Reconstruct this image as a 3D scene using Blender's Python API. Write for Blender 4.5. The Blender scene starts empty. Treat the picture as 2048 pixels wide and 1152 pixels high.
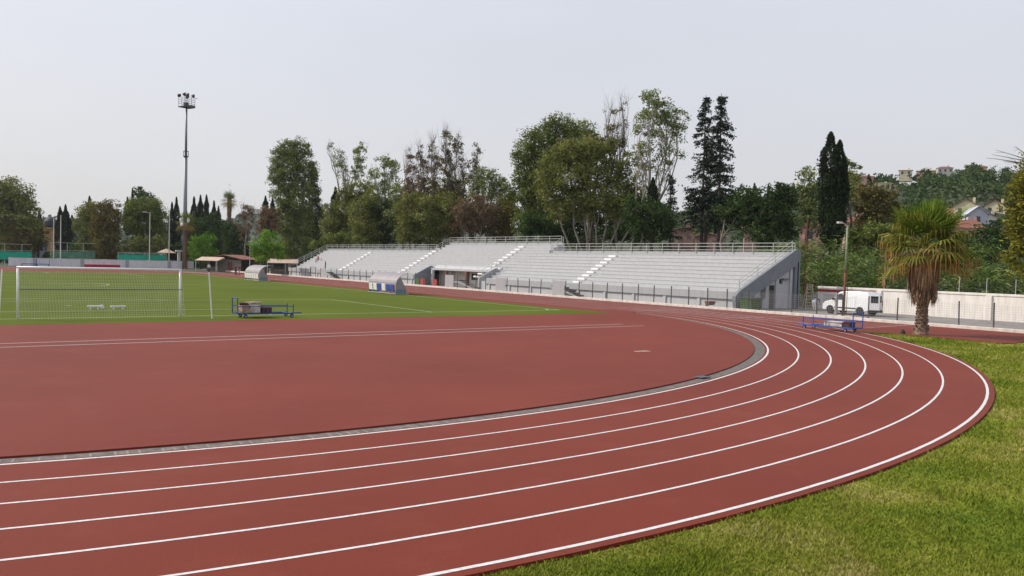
import bpy, bmesh, math, random
import numpy as np
from mathutils import Vector, Matrix
R = math.radians
random.seed(7)
rng = np.random.default_rng(11)
sc = bpy.context.scene
col = sc.collection

# ---------------------------------------------------------------- survey frame
# X runs across the straight towards the grandstand, Y along the straight, Z up (metres).
# The near bend is centred on the origin. The camera stands on the bank behind the bend.
F, PITCH, ROLL, CH = 1675.7, 0.03095, 0.0259, 3.505
CX, CY, YAW = -8.02, -51.64, R(-36.0)
CM = Matrix.Translation((CX, CY, CH)) @ Matrix.Rotation(YAW, 4, 'Z') @ Matrix.Rotation(R(90) - PITCH, 4, 'X') @ Matrix.Rotation(ROLL, 4, 'Z')
CMI = CM.inverted()
CAM = Vector((CX, CY, CH))

def ray(px, py):
    return (CM.to_3x3() @ Vector((px - 1024, 576 - py, -F)))
def onx(px, py, x):
    r = ray(px, py); return CAM + r * ((x - CX) / r.x)
def ony(px, py, y):
    r = ray(px, py); return CAM + r * ((y - CY) / r.y)
def onz(px, py, z=0.0):
    r = ray(px, py); return CAM + r * ((z - CH) / r.z)
def far(px, py, dep):
    return CAM + ray(px, py) * (dep / F)
def depth(p):
    return -(CMI @ Vector(p)).z

# ---------------------------------------------------------------- materials
def node_mat(name):
    m = bpy.data.materials.new(name); m.use_nodes = True
    nt = m.node_tree
    return m, nt, nt.nodes['Principled BSDF']

def mat(name, c, rough=0.7, var=0.12, scale=3.0, c2=None, metal=0.0, bump=0.0, bscale=40.0, spec=0.5, detail=4.0):
    m, nt, b = node_mat(name)
    b.inputs['Roughness'].default_value = rough
    b.inputs['Metallic'].default_value = metal
    b.inputs['Specular IOR Level'].default_value = spec
    N, L = nt.nodes, nt.links
    tc = N.new('ShaderNodeTexCoord')
    no = N.new('ShaderNodeTexNoise'); no.inputs['Scale'].default_value = scale; no.inputs['Detail'].default_value = detail
    L.new(tc.outputs['Object'], no.inputs['Vector'])
    rp = N.new('ShaderNodeValToRGB')
    if c2 is None:
        lo = [max(0, x * (1 - var)) for x in c]; hi = [min(1, x * (1 + var)) for x in c]
    else:
        lo, hi = c, c2
    rp.color_ramp.elements[0].position = 0.33; rp.color_ramp.elements[0].color = (*lo, 1)
    rp.color_ramp.elements[1].position = 0.67; rp.color_ramp.elements[1].color = (*hi, 1)
    L.new(no.outputs['Fac'], rp.inputs['Fac']); L.new(rp.outputs['Color'], b.inputs['Base Color'])
    if bump > 0:
        n2 = N.new('ShaderNodeTexNoise'); n2.inputs['Scale'].default_value = bscale; n2.inputs['Detail'].default_value = 3
        L.new(tc.outputs['Object'], n2.inputs['Vector'])
        bp = N.new('ShaderNodeBump'); bp.inputs['Strength'].default_value = bump; bp.inputs['Distance'].default_value = 0.02
        L.new(n2.outputs['Fac'], bp.inputs['Height']); L.new(bp.outputs['Normal'], b.inputs['Normal'])
    return m

def leaf_mat(name, a, b_, c=None, trans=0.22):
    """leaf colours vary from leaf to leaf and from bough to bough"""
    m, nt, b = node_mat(name)
    N, L = nt.nodes, nt.links
    g = N.new('ShaderNodeNewGeometry')
    tc = N.new('ShaderNodeTexCoord')
    no = N.new('ShaderNodeTexNoise'); no.inputs['Scale'].default_value = 0.55; no.inputs['Detail'].default_value = 4
    L.new(tc.outputs['Object'], no.inputs['Vector'])
    mx = N.new('ShaderNodeMath'); mx.operation = 'MULTIPLY_ADD'
    L.new(g.outputs['Random Per Island'], mx.inputs[0]); mx.inputs[1].default_value = 0.55
    m2 = N.new('ShaderNodeMath'); m2.operation = 'MULTIPLY_ADD'
    L.new(no.outputs['Fac'], m2.inputs[0]); m2.inputs[1].default_value = 1.9; m2.inputs[2].default_value = -0.72
    L.new(m2.outputs[0], mx.inputs[2])
    LK = 2.12
    a, b_ = [[x * LK for x in q] for q in (a, b_)]; c = None if c is None else [x * LK for x in c]
    rp = N.new('ShaderNodeValToRGB')
    e = rp.color_ramp.elements
    e[0].position = 0.1; e[0].color = (*a, 1); e[1].position = 0.62; e[1].color = (*b_, 1)
    if c is not None:
        x = e.new(0.9); x.color = (*c, 1)
    L.new(mx.outputs[0], rp.inputs['Fac'])
    df = N.new('ShaderNodeBsdfDiffuse'); tr = N.new('ShaderNodeBsdfTranslucent')
    L.new(rp.outputs['Color'], df.inputs['Color']); L.new(rp.outputs['Color'], tr.inputs['Color'])
    ms = N.new('ShaderNodeMixShader'); ms.inputs['Fac'].default_value = trans
    L.new(df.outputs[0], ms.inputs[1]); L.new(tr.outputs[0], ms.inputs[2])
    L.new(ms.outputs[0], N['Material Output'].inputs['Surface'])
    N.remove(b)
    return m

def track_mat():
    m, nt, b = node_mat('red_rubber')
    N, L = nt.nodes, nt.links
    tc = N.new('ShaderNodeTexCoord')
    n1 = N.new('ShaderNodeTexNoise'); n1.inputs['Scale'].default_value = 0.11; n1.inputs['Detail'].default_value = 5; n1.inputs['Roughness'].default_value = 0.6
    n2 = N.new('ShaderNodeTexNoise'); n2.inputs['Scale'].default_value = 22.0; n2.inputs['Detail'].default_value = 4
    n3 = N.new('ShaderNodeTexNoise'); n3.inputs['Scale'].default_value = 220.0; n3.inputs['Detail'].default_value = 2
    for n in (n1, n2, n3): L.new(tc.outputs['Object'], n.inputs['Vector'])
    rp = N.new('ShaderNodeValToRGB')
    rp.color_ramp.elements[0].position = 0.3; rp.color_ramp.elements[0].color = (0.152, 0.0230, 0.0105, 1)
    rp.color_ramp.elements[1].position = 0.72; rp.color_ramp.elements[1].color = (0.198, 0.033, 0.017, 1)
    L.new(n1.outputs['Fac'], rp.inputs['Fac'])
    mm = N.new('ShaderNodeMix'); mm.data_type = 'RGBA'; mm.blend_type = 'MULTIPLY'; mm.inputs['Factor'].default_value = 0.5
    r2 = N.new('ShaderNodeValToRGB'); r2.color_ramp.elements[0].position = 0.3; r2.color_ramp.elements[0].color = (0.68, 0.68, 0.68, 1); r2.color_ramp.elements[1].position = 0.7
    L.new(n2.outputs['Fac'], r2.inputs['Fac'])
    L.new(rp.outputs['Color'], mm.inputs['A']); L.new(r2.outputs['Color'], mm.inputs['B'])
    # dusty and scuffed areas, a little paler than the clean rubber
    n4 = N.new('ShaderNodeTexNoise'); n4.inputs['Scale'].default_value = 0.55; n4.inputs['Detail'].default_value = 9; n4.inputs['Roughness'].default_value = 0.72
    L.new(tc.outputs['Object'], n4.inputs['Vector'])
    r4 = N.new('ShaderNodeMapRange'); r4.inputs['From Min'].default_value = 0.52; r4.inputs['From Max'].default_value = 0.78; r4.inputs['To Max'].default_value = 0.30
    L.new(n4.outputs['Fac'], r4.inputs['Value'])
    m4 = N.new('ShaderNodeMix'); m4.data_type = 'RGBA'; L.new(r4.outputs['Result'], m4.inputs['Factor'])
    m4.inputs['B'].default_value = (0.235, 0.070, 0.045, 1)
    L.new(mm.outputs['Result'], m4.inputs['A']); L.new(m4.outputs['Result'], b.inputs['Base Color'])
    b.inputs['Roughness'].default_value = 0.75
    b.inputs['Specular IOR Level'].default_value = 0.10
    b.inputs['Sheen Weight'].default_value = 0.05; b.inputs['Sheen Roughness'].default_value = 0.45; b.inputs['Sheen Tint'].default_value = (1.0, 0.86, 0.84, 1)
    bp = N.new('ShaderNodeBump'); bp.inputs['Strength'].default_value = 0.35; bp.inputs['Distance'].default_value = 0.004
    L.new(n3.outputs['Fac'], bp.inputs['Height']); L.new(bp.outputs['Normal'], b.inputs['Normal'])
    return m

def lawn_mat(name, patches=True, rand=False):
    m, nt, b = node_mat(name)
    N, L = nt.nodes, nt.links
    g = N.new('ShaderNodeNewGeometry')
    n1 = N.new('ShaderNodeTexNoise'); n1.inputs['Scale'].default_value = 0.42; n1.inputs['Detail'].default_value = 6; n1.inputs['Roughness'].default_value = 0.62
    n2 = N.new('ShaderNodeTexNoise'); n2.inputs['Scale'].default_value = 9.0; n2.inputs['Detail'].default_value = 4
    for n in (n1, n2): L.new(g.outputs['Position'], n.inputs['Vector'])
    s = N.new('ShaderNodeMath'); s.operation = 'MULTIPLY_ADD'; s.inputs[1].default_value = 0.22
    L.new(n2.outputs['Fac'], s.inputs[0]); L.new(n1.outputs['Fac'], s.inputs[2])
    src = s.outputs[0]
    if rand:
        s2 = N.new('ShaderNodeMath'); s2.operation = 'MULTIPLY_ADD'; s2.inputs[1].default_value = 0.2
        L.new(g.outputs['Random Per Island'], s2.inputs[0]); L.new(src, s2.inputs[2])
        s3 = N.new('ShaderNodeMath'); s3.operation = 'SUBTRACT'; s3.inputs[1].default_value = 0.1
        L.new(s2.outputs[0], s3.inputs[0]); src = s3.outputs[0]
    rp = N.new('ShaderNodeValToRGB'); e = rp.color_ramp.elements
    e[0].position = 0.42; e[0].color = (0.090, 0.140, 0.010, 1)
    e[1].position = 0.85; e[1].color = (0.43, 0.355, 0.15, 1)
    x = e.new(0.58); x.color = (0.178, 0.215, 0.019, 1)
    x = e.new(0.72); x.color = (0.245, 0.245, 0.040, 1)
    L.new(src, rp.inputs['Fac'])
    L.new(rp.outputs['Color'], b.inputs['Base Color'])
    b.inputs['Roughness'].default_value = 0.9; b.inputs['Specular IOR Level'].default_value = 0.15
    if not rand:
        bp = N.new('ShaderNodeBump'); bp.inputs['Strength'].default_value = 0.8; bp.inputs['Distance'].default_value = 0.03
        n3 = N.new('ShaderNodeTexNoise'); n3.inputs['Scale'].default_value = 30; n3.inputs['Detail'].default_value = 4
        L.new(g.outputs['Position'], n3.inputs['Vector'])
        L.new(n3.outputs['Fac'], bp.inputs['Height']); L.new(bp.outputs['Normal'], b.inputs['Normal'])
    return m

def stain_mat(name, c, dark, rough=0.85):
    """painted concrete with runs of grime"""
    m, nt, b = node_mat(name)
    N, L = nt.nodes, nt.links
    tc = N.new('ShaderNodeTexCoord')
    mp = N.new('ShaderNodeMapping'); mp.inputs['Scale'].default_value = (1.6, 1.6, 0.25)
    L.new(tc.outputs['Object'], mp.inputs['Vector'])
    n1 = N.new('ShaderNodeTexNoise'); n1.inputs['Scale'].default_value = 1.6; n1.inputs['Detail'].default_value = 7; n1.inputs['Roughness'].default_value = 0.65
    L.new(mp.outputs[0], n1.inputs['Vector'])
    rp = N.new('ShaderNodeValToRGB'); e = rp.color_ramp.elements
    e[0].position = 0.28; e[0].color = (*dark, 1); e[1].position = 0.58; e[1].color = (*c, 1)
    L.new(n1.outputs['Fac'], rp.inputs['Fac']); L.new(rp.outputs['Color'], b.inputs['Base Color'])
    b.inputs['Roughness'].default_value = rough
    n2 = N.new('ShaderNodeTexNoise'); n2.inputs['Scale'].default_value = 30
    L.new(tc.outputs['Object'], n2.inputs['Vector'])
    bp = N.new('ShaderNodeBump'); bp.inputs['Strength'].default_value = 0.25; bp.inputs['Distance'].default_value = 0.01
    L.new(n2.outputs['Fac'], bp.inputs['Height']); L.new(bp.outputs['Normal'], b.inputs['Normal'])
    return m

M = {}
M['track'] = track_mat()
M['line'] = mat('white_line_paint', (0.60, 0.59, 0.57), 0.7, 0.16, 14)
M['turf'] = mat('artificial_turf', (0.093, 0.120, 0.017), 0.95, 0.10, 0.12, bump=0.5, bscale=60, spec=0.04)
M['turfline'] = mat('pitch_line', (0.42, 0.46, 0.30), 0.9, 0.1, 4)
M['lawn'] = lawn_mat('lawn_soil')
M['blade'] = lawn_mat('grass_blade', rand=True)
M['concrete'] = mat('plain_concrete', (0.30, 0.275, 0.25), 0.9, 0.18, 1.2, bump=0.3)
M['apron'] = mat('worn_asphalt', (0.215, 0.195, 0.178), 0.95, 0.16, 0.5, bump=0.4, bscale=20)
M['kerbpaint'] = stain_mat('kerb_paint', (0.72, 0.66, 0.59), (0.46, 0.41, 0.36))
M['grate'] = mat('drain_concrete', (0.135, 0.115, 0.10), 0.9, 0.35, 5, bump=0.5, bscale=12)
M['standpaint'] = stain_mat('stand_paint', (0.465, 0.468, 0.472), (0.41, 0.413, 0.417))
M['stepwhite'] = mat('white_step_paint', (0.82, 0.82, 0.81), 0.7, 0.05, 3)
M['standgrey'] = stain_mat('stand_grey_paint', (0.38, 0.385, 0.39), (0.33, 0.335, 0.34))
M['slate'] = mat('slate_paint', (0.185, 0.197, 0.218), 0.75, 0.08, 1.5)
M['infill'] = stain_mat('infill_render', (0.46, 0.45, 0.46), (0.36, 0.36, 0.37))
M['mast'] = mat('mast_steel', (0.20, 0.21, 0.235), 0.5, 0.08, 2, metal=0.2)
M['steel'] = mat('galvanised_steel', (0.50, 0.50, 0.48), 0.45, 0.1, 5, metal=0.35)
M['darksteel'] = mat('dark_post_paint', (0.075, 0.075, 0.08), 0.55, 0.2, 4)
M['wire'] = mat('fence_wire', (0.36, 0.36, 0.35), 0.5, 0.1, 3, metal=0.4)
M['whitewall'] = stain_mat('boundary_wall_paint', (0.82, 0.77, 0.71), (0.64, 0.58, 0.52))
M['endwall'] = stain_mat('end_wall_paint', (0.74, 0.71, 0.72), (0.58, 0.55, 0.56))
M['red'] = mat('red_paint', (0.34, 0.035, 0.03), 0.6, 0.15, 4)
M['crimson'] = mat('crimson_mat', (0.42, 0.02, 0.055), 0.7, 0.12, 4)
M['dark'] = mat('dark_interior', (0.02, 0.02, 0.022), 0.8, 0.2, 4)
M['white'] = mat('white_gloss', (0.76, 0.76, 0.75), 0.35, 0.04, 2)
M['vanwhite'] = mat('van_paint', (0.74, 0.75, 0.75), 0.28, 0.03, 2)
M['glass'] = mat('tinted_glass', (0.03, 0.037, 0.042), 0.08, 0.1, 2, spec=0.6)
M['rubber'] = mat('tyre_rubber', (0.022, 0.022, 0.024), 0.85, 0.2, 10)
M['plastic'] = mat('black_plastic', (0.035, 0.035, 0.037), 0.6, 0.2, 5)
M['blue'] = mat('blue_steel_paint', (0.018, 0.085, 0.36), 0.45, 0.15, 5)
M['navy'] = mat('dark_blue_paint', (0.017, 0.055, 0.23), 0.45, 0.15, 5)
M['seatblue'] = mat('blue_seat', (0.02, 0.07, 0.33), 0.5, 0.1, 4)
M['seatwhite'] = mat('white_seat', (0.74, 0.72, 0.68), 0.55, 0.06, 4)
M['canopy'] = mat('smoky_canopy', (0.26, 0.232, 0.243), 0.5, 0.08, 1.5)
M['panelblue'] = mat('blue_grey_panel', (0.13, 0.19, 0.23), 0.5, 0.12, 2)
M['wood'] = mat('weathered_wood', (0.40, 0.29, 0.235), 0.8, 0.2, 6)
M['load'] = mat('beige_boxes', (0.33, 0.235, 0.175), 0.85, 0.35, 5)
M['loaddark'] = mat('maroon_boxes', (0.075, 0.03, 0.035), 0.8, 0.4, 5)
M['loadwhite'] = mat('white_boxes', (0.50, 0.46, 0.40), 0.8, 0.3, 4)
M['rust'] = mat('rusted_iron', (0.165, 0.06, 0.035), 0.85, 0.3, 5)
M['palegreen'] = mat('pale_green_paint', (0.26, 0.33, 0.20), 0.6, 0.12, 3)
M['dumpster'] = mat('dumpster_green', (0.05, 0.105, 0.028), 0.5, 0.15, 3)
M['netting'] = mat('net_cord', (0.44, 0.44, 0.36), 0.8, 0.05, 3)
M['greennet'] = mat('green_windscreen', (0.012, 0.30, 0.20), 0.8, 0.15, 1.5)
M['greenfade'] = mat('faded_windscreen', (0.07, 0.17, 0.11), 0.85, 0.3, 0.8)
M['rooftile'] = mat('terracotta_tiles', (0.225, 0.088, 0.06), 0.9, 0.25, 2.5, bump=0.4, bscale=15)
M['awning'] = mat('tan_awning', (0.50, 0.37, 0.265), 0.8, 0.12, 2)
M['shedwall'] = mat('shed_boards', (0.20, 0.17, 0.14), 0.85, 0.3, 3)
M['cream'] = mat('cream_render', (0.62, 0.55, 0.37), 0.9, 0.08, 0.6)
M['pinkr'] = mat('pink_render', (0.52, 0.33, 0.25), 0.9, 0.12, 0.6)
M['greyr'] = mat('blue_grey_render', (0.42, 0.44, 0.49), 0.9, 0.06, 0.6)
M['whiter'] = mat('white_render', (0.60, 0.56, 0.51), 0.9, 0.08, 0.6)
M['ochre'] = mat('ochre_render', (0.48, 0.30, 0.125), 0.9, 0.15, 0.8)
M['lead'] = mat('dark_roof_lead', (0.04, 0.045, 0.06), 0.7, 0.2, 2)
M['ruin'] = mat('rough_pink_stone', (0.36, 0.225, 0.175), 0.95, 0.45, 1.3, bump=0.6, bscale=5)
M['skin'] = mat('skin', (0.42, 0.24, 0.17), 0.6, 0.05, 6)
M['hair'] = mat('dark_hair', (0.02, 0.015, 0.012), 0.7, 0.2, 8)
M['shoe'] = mat('shoe', (0.05, 0.05, 0.05), 0.7, 0.2, 8)
M['cl_white'] = mat('white_cloth', (0.66, 0.64, 0.62), 0.9, 0.06, 6)
M['cl_black'] = mat('black_cloth', (0.02, 0.02, 0.024), 0.9, 0.2, 6)
M['cl_blue'] = mat('blue_cloth', (0.07, 0.11, 0.27), 0.9, 0.12, 6)
M['cl_maroon'] = mat('maroon_cloth', (0.13, 0.04, 0.05), 0.9, 0.15, 6)
M['cl_plum'] = mat('plum_cloth', (0.11, 0.05, 0.085), 0.9, 0.15, 6)
M['cl_grey'] = mat('grey_cloth', (0.24, 0.25, 0.27), 0.9, 0.12, 6)
M['cl_red'] = mat('red_cloth', (0.36, 0.09, 0.08), 0.9, 0.15, 6)
M['bark'] = mat('grey_bark', (0.20, 0.165, 0.13), 0.95, 0.3, 2.0, bump=0.6, bscale=8)
M['palebark'] = mat('pale_bark', (0.29, 0.25, 0.20), 0.9, 0.25, 1.2, bump=0.4, bscale=8)
M['darkbark'] = mat('dark_bark', (0.075, 0.058, 0.045), 0.95, 0.3, 2.0, bump=0.6, bscale=8)
M['palmbark'] = mat('palm_bark', (0.085, 0.052, 0.035), 0.95, 0.4, 6.0, c2=(0.27, 0.185, 0.13), bump=0.8, bscale=14)
M['thatch'] = leaf_mat('dead_palm_thatch', (0.085, 0.052, 0.036), (0.17, 0.108, 0.076), (0.26, 0.175, 0.125), 0.1)
M['frond_green'] = leaf_mat('palm_frond_green', (0.026, 0.05, 0.006), (0.062, 0.09, 0.011), (0.14, 0.15, 0.026), 0.3)
M['frond_yellow'] = leaf_mat('palm_frond_olive', (0.045, 0.055, 0.009), (0.092, 0.095, 0.018), (0.18, 0.15, 0.045), 0.25)
M['frond_brown'] = leaf_mat('palm_frond_brown', (0.10, 0.055, 0.022), (0.175, 0.09, 0.035), (0.22, 0.135, 0.06), 0.2)
M['g_dark'] = leaf_mat('leaf_dark_green', (0.013, 0.024, 0.009), (0.030, 0.048, 0.015), (0.052, 0.073, 0.022))
M['g_cyp'] = leaf_mat('leaf_cypress', (0.008, 0.014, 0.007), (0.017, 0.026, 0.012), (0.027, 0.038, 0.017), 0.15)
M['g_blue'] = leaf_mat('leaf_spruce', (0.008, 0.014, 0.010), (0.016, 0.025, 0.016), (0.027, 0.038, 0.023), 0.15)
M['g_olive'] = leaf_mat('leaf_olive', (0.050, 0.058, 0.014), (0.100, 0.110, 0.030), (0.165, 0.168, 0.056))
M['g_mid'] = leaf_mat('leaf_mid_green', (0.036, 0.050, 0.011), (0.080, 0.100, 0.024), (0.140, 0.155, 0.045))
M['g_euc'] = leaf_mat('leaf_gum', (0.055, 0.075, 0.022), (0.115, 0.135, 0.042), (0.20, 0.205, 0.08))
M['g_brown'] = leaf_mat('leaf_brown_olive', (0.046, 0.039, 0.013), (0.080, 0.066, 0.022), (0.105, 0.092, 0.028))
M['g_rust'] = leaf_mat('leaf_rust', (0.062, 0.042, 0.026), (0.105, 0.070, 0.042), (0.14, 0.098, 0.062))
M['g_fresh'] = leaf_mat('leaf_fresh_green', (0.045, 0.095, 0.012), (0.085, 0.16, 0.018), (0.14, 0.215, 0.035))
M['g_yel'] = leaf_mat('leaf_yellow_green', (0.042, 0.045, 0.007), (0.088, 0.083, 0.012), (0.15, 0.132, 0.022))
M['g_reed'] = leaf_mat('leaf_reed', (0.022, 0.041, 0.009), (0.056, 0.080, 0.020), (0.145, 0.155, 0.058))
M['g_hill'] = leaf_mat('leaf_hill_scrub', (0.018, 0.034, 0.012), (0.038, 0.058, 0.020), (0.075, 0.088, 0.032), 0.15)

# ---------------------------------------------------------------- mesh builder
class MB:
    def __init__(s): s.v, s.f, s.mi = [], [], []
    def add(s, vs, fs, mi=0):
        o = len(s.v); s.v += [tuple(p) for p in vs]
        s.f += [tuple(i + o for i in f) for f in fs]; s.mi += [mi] * len(fs)
        return s
    def box(s, x0, x1, y0, y1, z0, z1, mi=0):
        return s.add([(x0, y0, z0), (x1, y0, z0), (x1, y1, z0), (x0, y1, z0), (x0, y0, z1), (x1, y0, z1), (x1, y1, z1), (x0, y1, z1)],
                     [(3, 2, 1, 0), (4, 5, 6, 7), (0, 1, 5, 4), (1, 2, 6, 5), (2, 3, 7, 6), (3, 0, 4, 7)], mi)
    def prism(s, poly, axis, a, b, mi=0):
        """poly in the plane across axis ('x': (y,z), 'y': (x,z), 'z': (x,y))"""
        def P(p, t): return (t, p[0], p[1]) if axis == 'x' else ((p[0], t, p[1]) if axis == 'y' else (p[0], p[1], t))
        n = len(poly)
        vs = [P(p, a) for p in poly] + [P(p, b) for p in poly]
        fs = [tuple(range(n - 1, -1, -1)), tuple(range(n, 2 * n))] + [(i, (i + 1) % n, n + (i + 1) % n, n + i) for i in range(n)]
        return s.add(vs, fs, mi)
    def tube(s, pts, r0, r1=None, n=6, mi=0, cap=True):
        r1 = r0 if r1 is None else r1
        pts = [Vector(p) for p in pts]; k = len(pts); rings = []
        up = None
        for i, p in enumerate(pts):
            t = (pts[min(i + 1, k - 1)] - pts[max(i - 1, 0)])
            if t.length < 1e-9: t = Vector((0, 0, 1))
            t.normalize()
            if up is None:
                up = Vector((1, 0, 0)) if abs(t.x) < 0.8 else Vector((0, 1, 0))
            a = t.cross(up)
            if a.length < 1e-6: a = t.orthogonal()
            a.normalize(); b = t.cross(a); up = a.cross(t) * 1.0
            r = r0 + (r1 - r0) * i / max(1, k - 1)
            rings.append([p + (a * math.cos(q) + b * math.sin(q)) * r for q in [2 * math.pi * j / n for j in range(n)]])
        vs = [q for rg in rings for q in rg]
        fs = []
        for i in range(k - 1):
            for j in range(n):
                fs.append((i * n + j, i * n + (j + 1) % n, (i + 1) * n + (j + 1) % n, (i + 1) * n + j))
        if cap:
            fs.append(tuple(range(n - 1, -1, -1))); fs.append(tuple(range((k - 1) * n, k * n)))
        return s.add(vs, fs, mi)
    def lathe(s, prof, c=(0, 0, 0), n=16, mi=0, axis='z'):
        vs = []
        for r, z in prof:
            for j in range(n):
                q = 2 * math.pi * j / n
                if axis == 'z': vs.append((c[0] + r * math.cos(q), c[1] + r * math.sin(q), c[2] + z))
                elif axis == 'y': vs.append((c[0] + r * math.cos(q), c[1] + z, c[2] + r * math.sin(q)))
                else: vs.append((c[0] + z, c[1] + r * math.cos(q), c[2] + r * math.sin(q)))
        fs = []
        for i in range(len(prof) - 1):
            for j in range(n):
                fs.append((i * n + j, i * n + (j + 1) % n, (i + 1) * n + (j + 1) % n, (i + 1) * n + j))
        fs.append(tuple(range(n - 1, -1, -1))); fs.append(tuple(range((len(prof) - 1) * n, len(prof) * n)))
        return s.add(vs, fs, mi)
    def move(s, mtx, start=0):
        s.v[start:] = [tuple(mtx @ Vector(p)) for p in s.v[start:]]; return s
    def build(s, name, m, parent=None, smooth=False, bevel=0.0, fix=True):
        me = bpy.data.meshes.new(name)
        me.from_pydata(s.v, [], s.f)
        ms = m if isinstance(m, (list, tuple)) else [m]
        for q in ms: me.materials.append(q)
        if len(ms) > 1: me.polygons.foreach_set('material_index', s.mi)
        if fix:
            bm = bmesh.new(); bm.from_mesh(me); bmesh.ops.recalc_face_normals(bm, faces=bm.faces); bm.to_mesh(me); bm.free()
        if smooth: me.polygons.foreach_set('use_smooth', [True] * len(me.polygons))
        me.update()
        o = bpy.data.objects.new(name, me); col.objects.link(o)
        if parent is not None: o.parent = parent
        if bevel > 0:
            b = o.modifiers.new('bevel', 'BEVEL'); b.width = bevel; b.segments = 2; b.limit_method = 'ANGLE'
        return o

def tag(o, label=None, cat=None, group=None, kind=None):
    if label: o['label'] = label
    if cat: o['category'] = cat
    if group: o['group'] = group
    if kind: o['kind'] = kind
    return o
def empty(name, loc, rz, label, cat, group=None):
    o = bpy.data.objects.new(name, None); col.objects.link(o)
    o.location = loc; o.rotation_euler = (0, 0, rz); o.empty_display_size = 0.3
    return tag(o, label, cat, group)
def struct(name, mb, m, **k):
    return tag(mb.build(name, m, **k), kind='structure')
def copy_tree(o, parent=None):
    c = o.copy(); col.objects.link(c)
    if parent is not None: c.parent = parent
    for ch in o.children: copy_tree(ch, c)
    return c

def quad_obj(name, V, m, parent=None, m2=None, n2=0):
    """many loose leaf faces as one mesh; V has shape (n, 4, 3)"""
    V = np.ascontiguousarray(V, dtype=np.float32); n = len(V)
    me = bpy.data.meshes.new(name)
    me.vertices.add(n * 4); me.vertices.foreach_set('co', V.reshape(-1))
    me.loops.add(n * 4); me.loops.foreach_set('vertex_index', np.arange(n * 4, dtype=np.int32))
    me.polygons.add(n); me.polygons.foreach_set('loop_start', np.arange(0, n * 4, 4, dtype=np.int32))
    try: me.polygons.foreach_set('loop_total', np.full(n, 4, dtype=np.int32))
    except Exception: pass
    me.materials.append(m)
    if m2: me.materials.append(m2); me.polygons.foreach_set('material_index', np.r_[np.zeros(n - n2, np.int32), np.ones(n2, np.int32)])
    me.update(calc_edges=True)
    o = bpy.data.objects.new(name, me); col.objects.link(o)
    if parent is not None: o.parent = parent
    return o

# ---------------------------------------------------------------- camera, light, sky
cam = bpy.data.cameras.new('camera'); cam.sensor_width = 36.0; cam.lens = 36.0 * F / 2048.0
cam.clip_start = 0.1; cam.clip_end = 12000
co = bpy.data.objects.new('camera', cam); col.objects.link(co); co.matrix_world = CM
sc.camera = co

SUN_AZ = Vector((-0.62, 0.78, 0)).normalized(); SUN_EL = R(38)
sdir = Vector((SUN_AZ.x * math.cos(SUN_EL), SUN_AZ.y * math.cos(SUN_EL), math.sin(SUN_EL)))
sl = bpy.data.lights.new('sun', 'SUN'); sl.energy = 4.1; sl.angle = R(1.5); sl.color = (1.0, 0.93, 0.83)
so = bpy.data.objects.new('sun', sl); col.objects.link(so)
so.rotation_euler = (-sdir).to_track_quat('-Z', 'Y').to_euler(); so.location = (0, 0, 60)

w = bpy.data.worlds.new('World'); sc.world = w; w.use_nodes = True
nt = w.node_tree; N, L = nt.nodes, nt.links
bg = N['Background']
sky = N.new('ShaderNodeTexSky'); sky.sky_type = 'NISHITA'; sky.sun_disc = False
sky.sun_elevation = SUN_EL; sky.sun_rotation = math.atan2(SUN_AZ.x, SUN_AZ.y)
sky.air_density = 1.0; sky.dust_density = 4.0; sky.ozone_density = 1.5
# a thin even veil of cloud lies over the clear sky
veil = N.new('ShaderNodeMix'); veil.data_type = 'RGBA'
veil.inputs['Factor'].default_value = 0.77
tcw = N.new('ShaderNodeTexCoord'); sx = N.new('ShaderNodeSeparateXYZ'); L.new(tcw.outputs['Generated'], sx.inputs[0])
vr = N.new('ShaderNodeValToRGB'); e = vr.color_ramp.elements
e[0].position = 0.0; e[0].color = (9.75, 9.65, 9.6, 1); e[1].position = 0.55; e[1].color = (10.6, 11.2, 13.0, 1)
L.new(sx.outputs['Z'], vr.inputs['Fac'])
nz = N.new('ShaderNodeTexNoise'); nz.inputs['Scale'].default_value = 2.2; nz.inputs['Detail'].default_value = 3
mpw = N.new('ShaderNodeMapping'); mpw.inputs['Scale'].default_value = (1, 1, 3)
L.new(tcw.outputs['Generated'], mpw.inputs[0]); L.new(mpw.outputs[0], nz.inputs['Vector'])
vm = N.new('ShaderNodeMix'); vm.data_type = 'RGBA'; vm.blend_type = 'MULTIPLY'; vm.inputs['Factor'].default_value = 0.15
L.new(vr.outputs['Color'], vm.inputs['A']); L.new(nz.outputs['Fac'], vm.inputs['B'])
L.new(sky.outputs['Color'], veil.inputs['A']); L.new(vm.outputs['Result'], veil.inputs['B'])
L.new(veil.outputs['Result'], bg.inputs['Color']); bg.inputs['Strength'].default_value = 0.1

sc.view_settings.view_transform = 'Standard'; sc.view_settings.look = 'None'
sc.view_settings.exposure = -0.12; sc.view_settings.gamma = 1.0; sc.view_settings.use_curve_mapping = False
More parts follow.
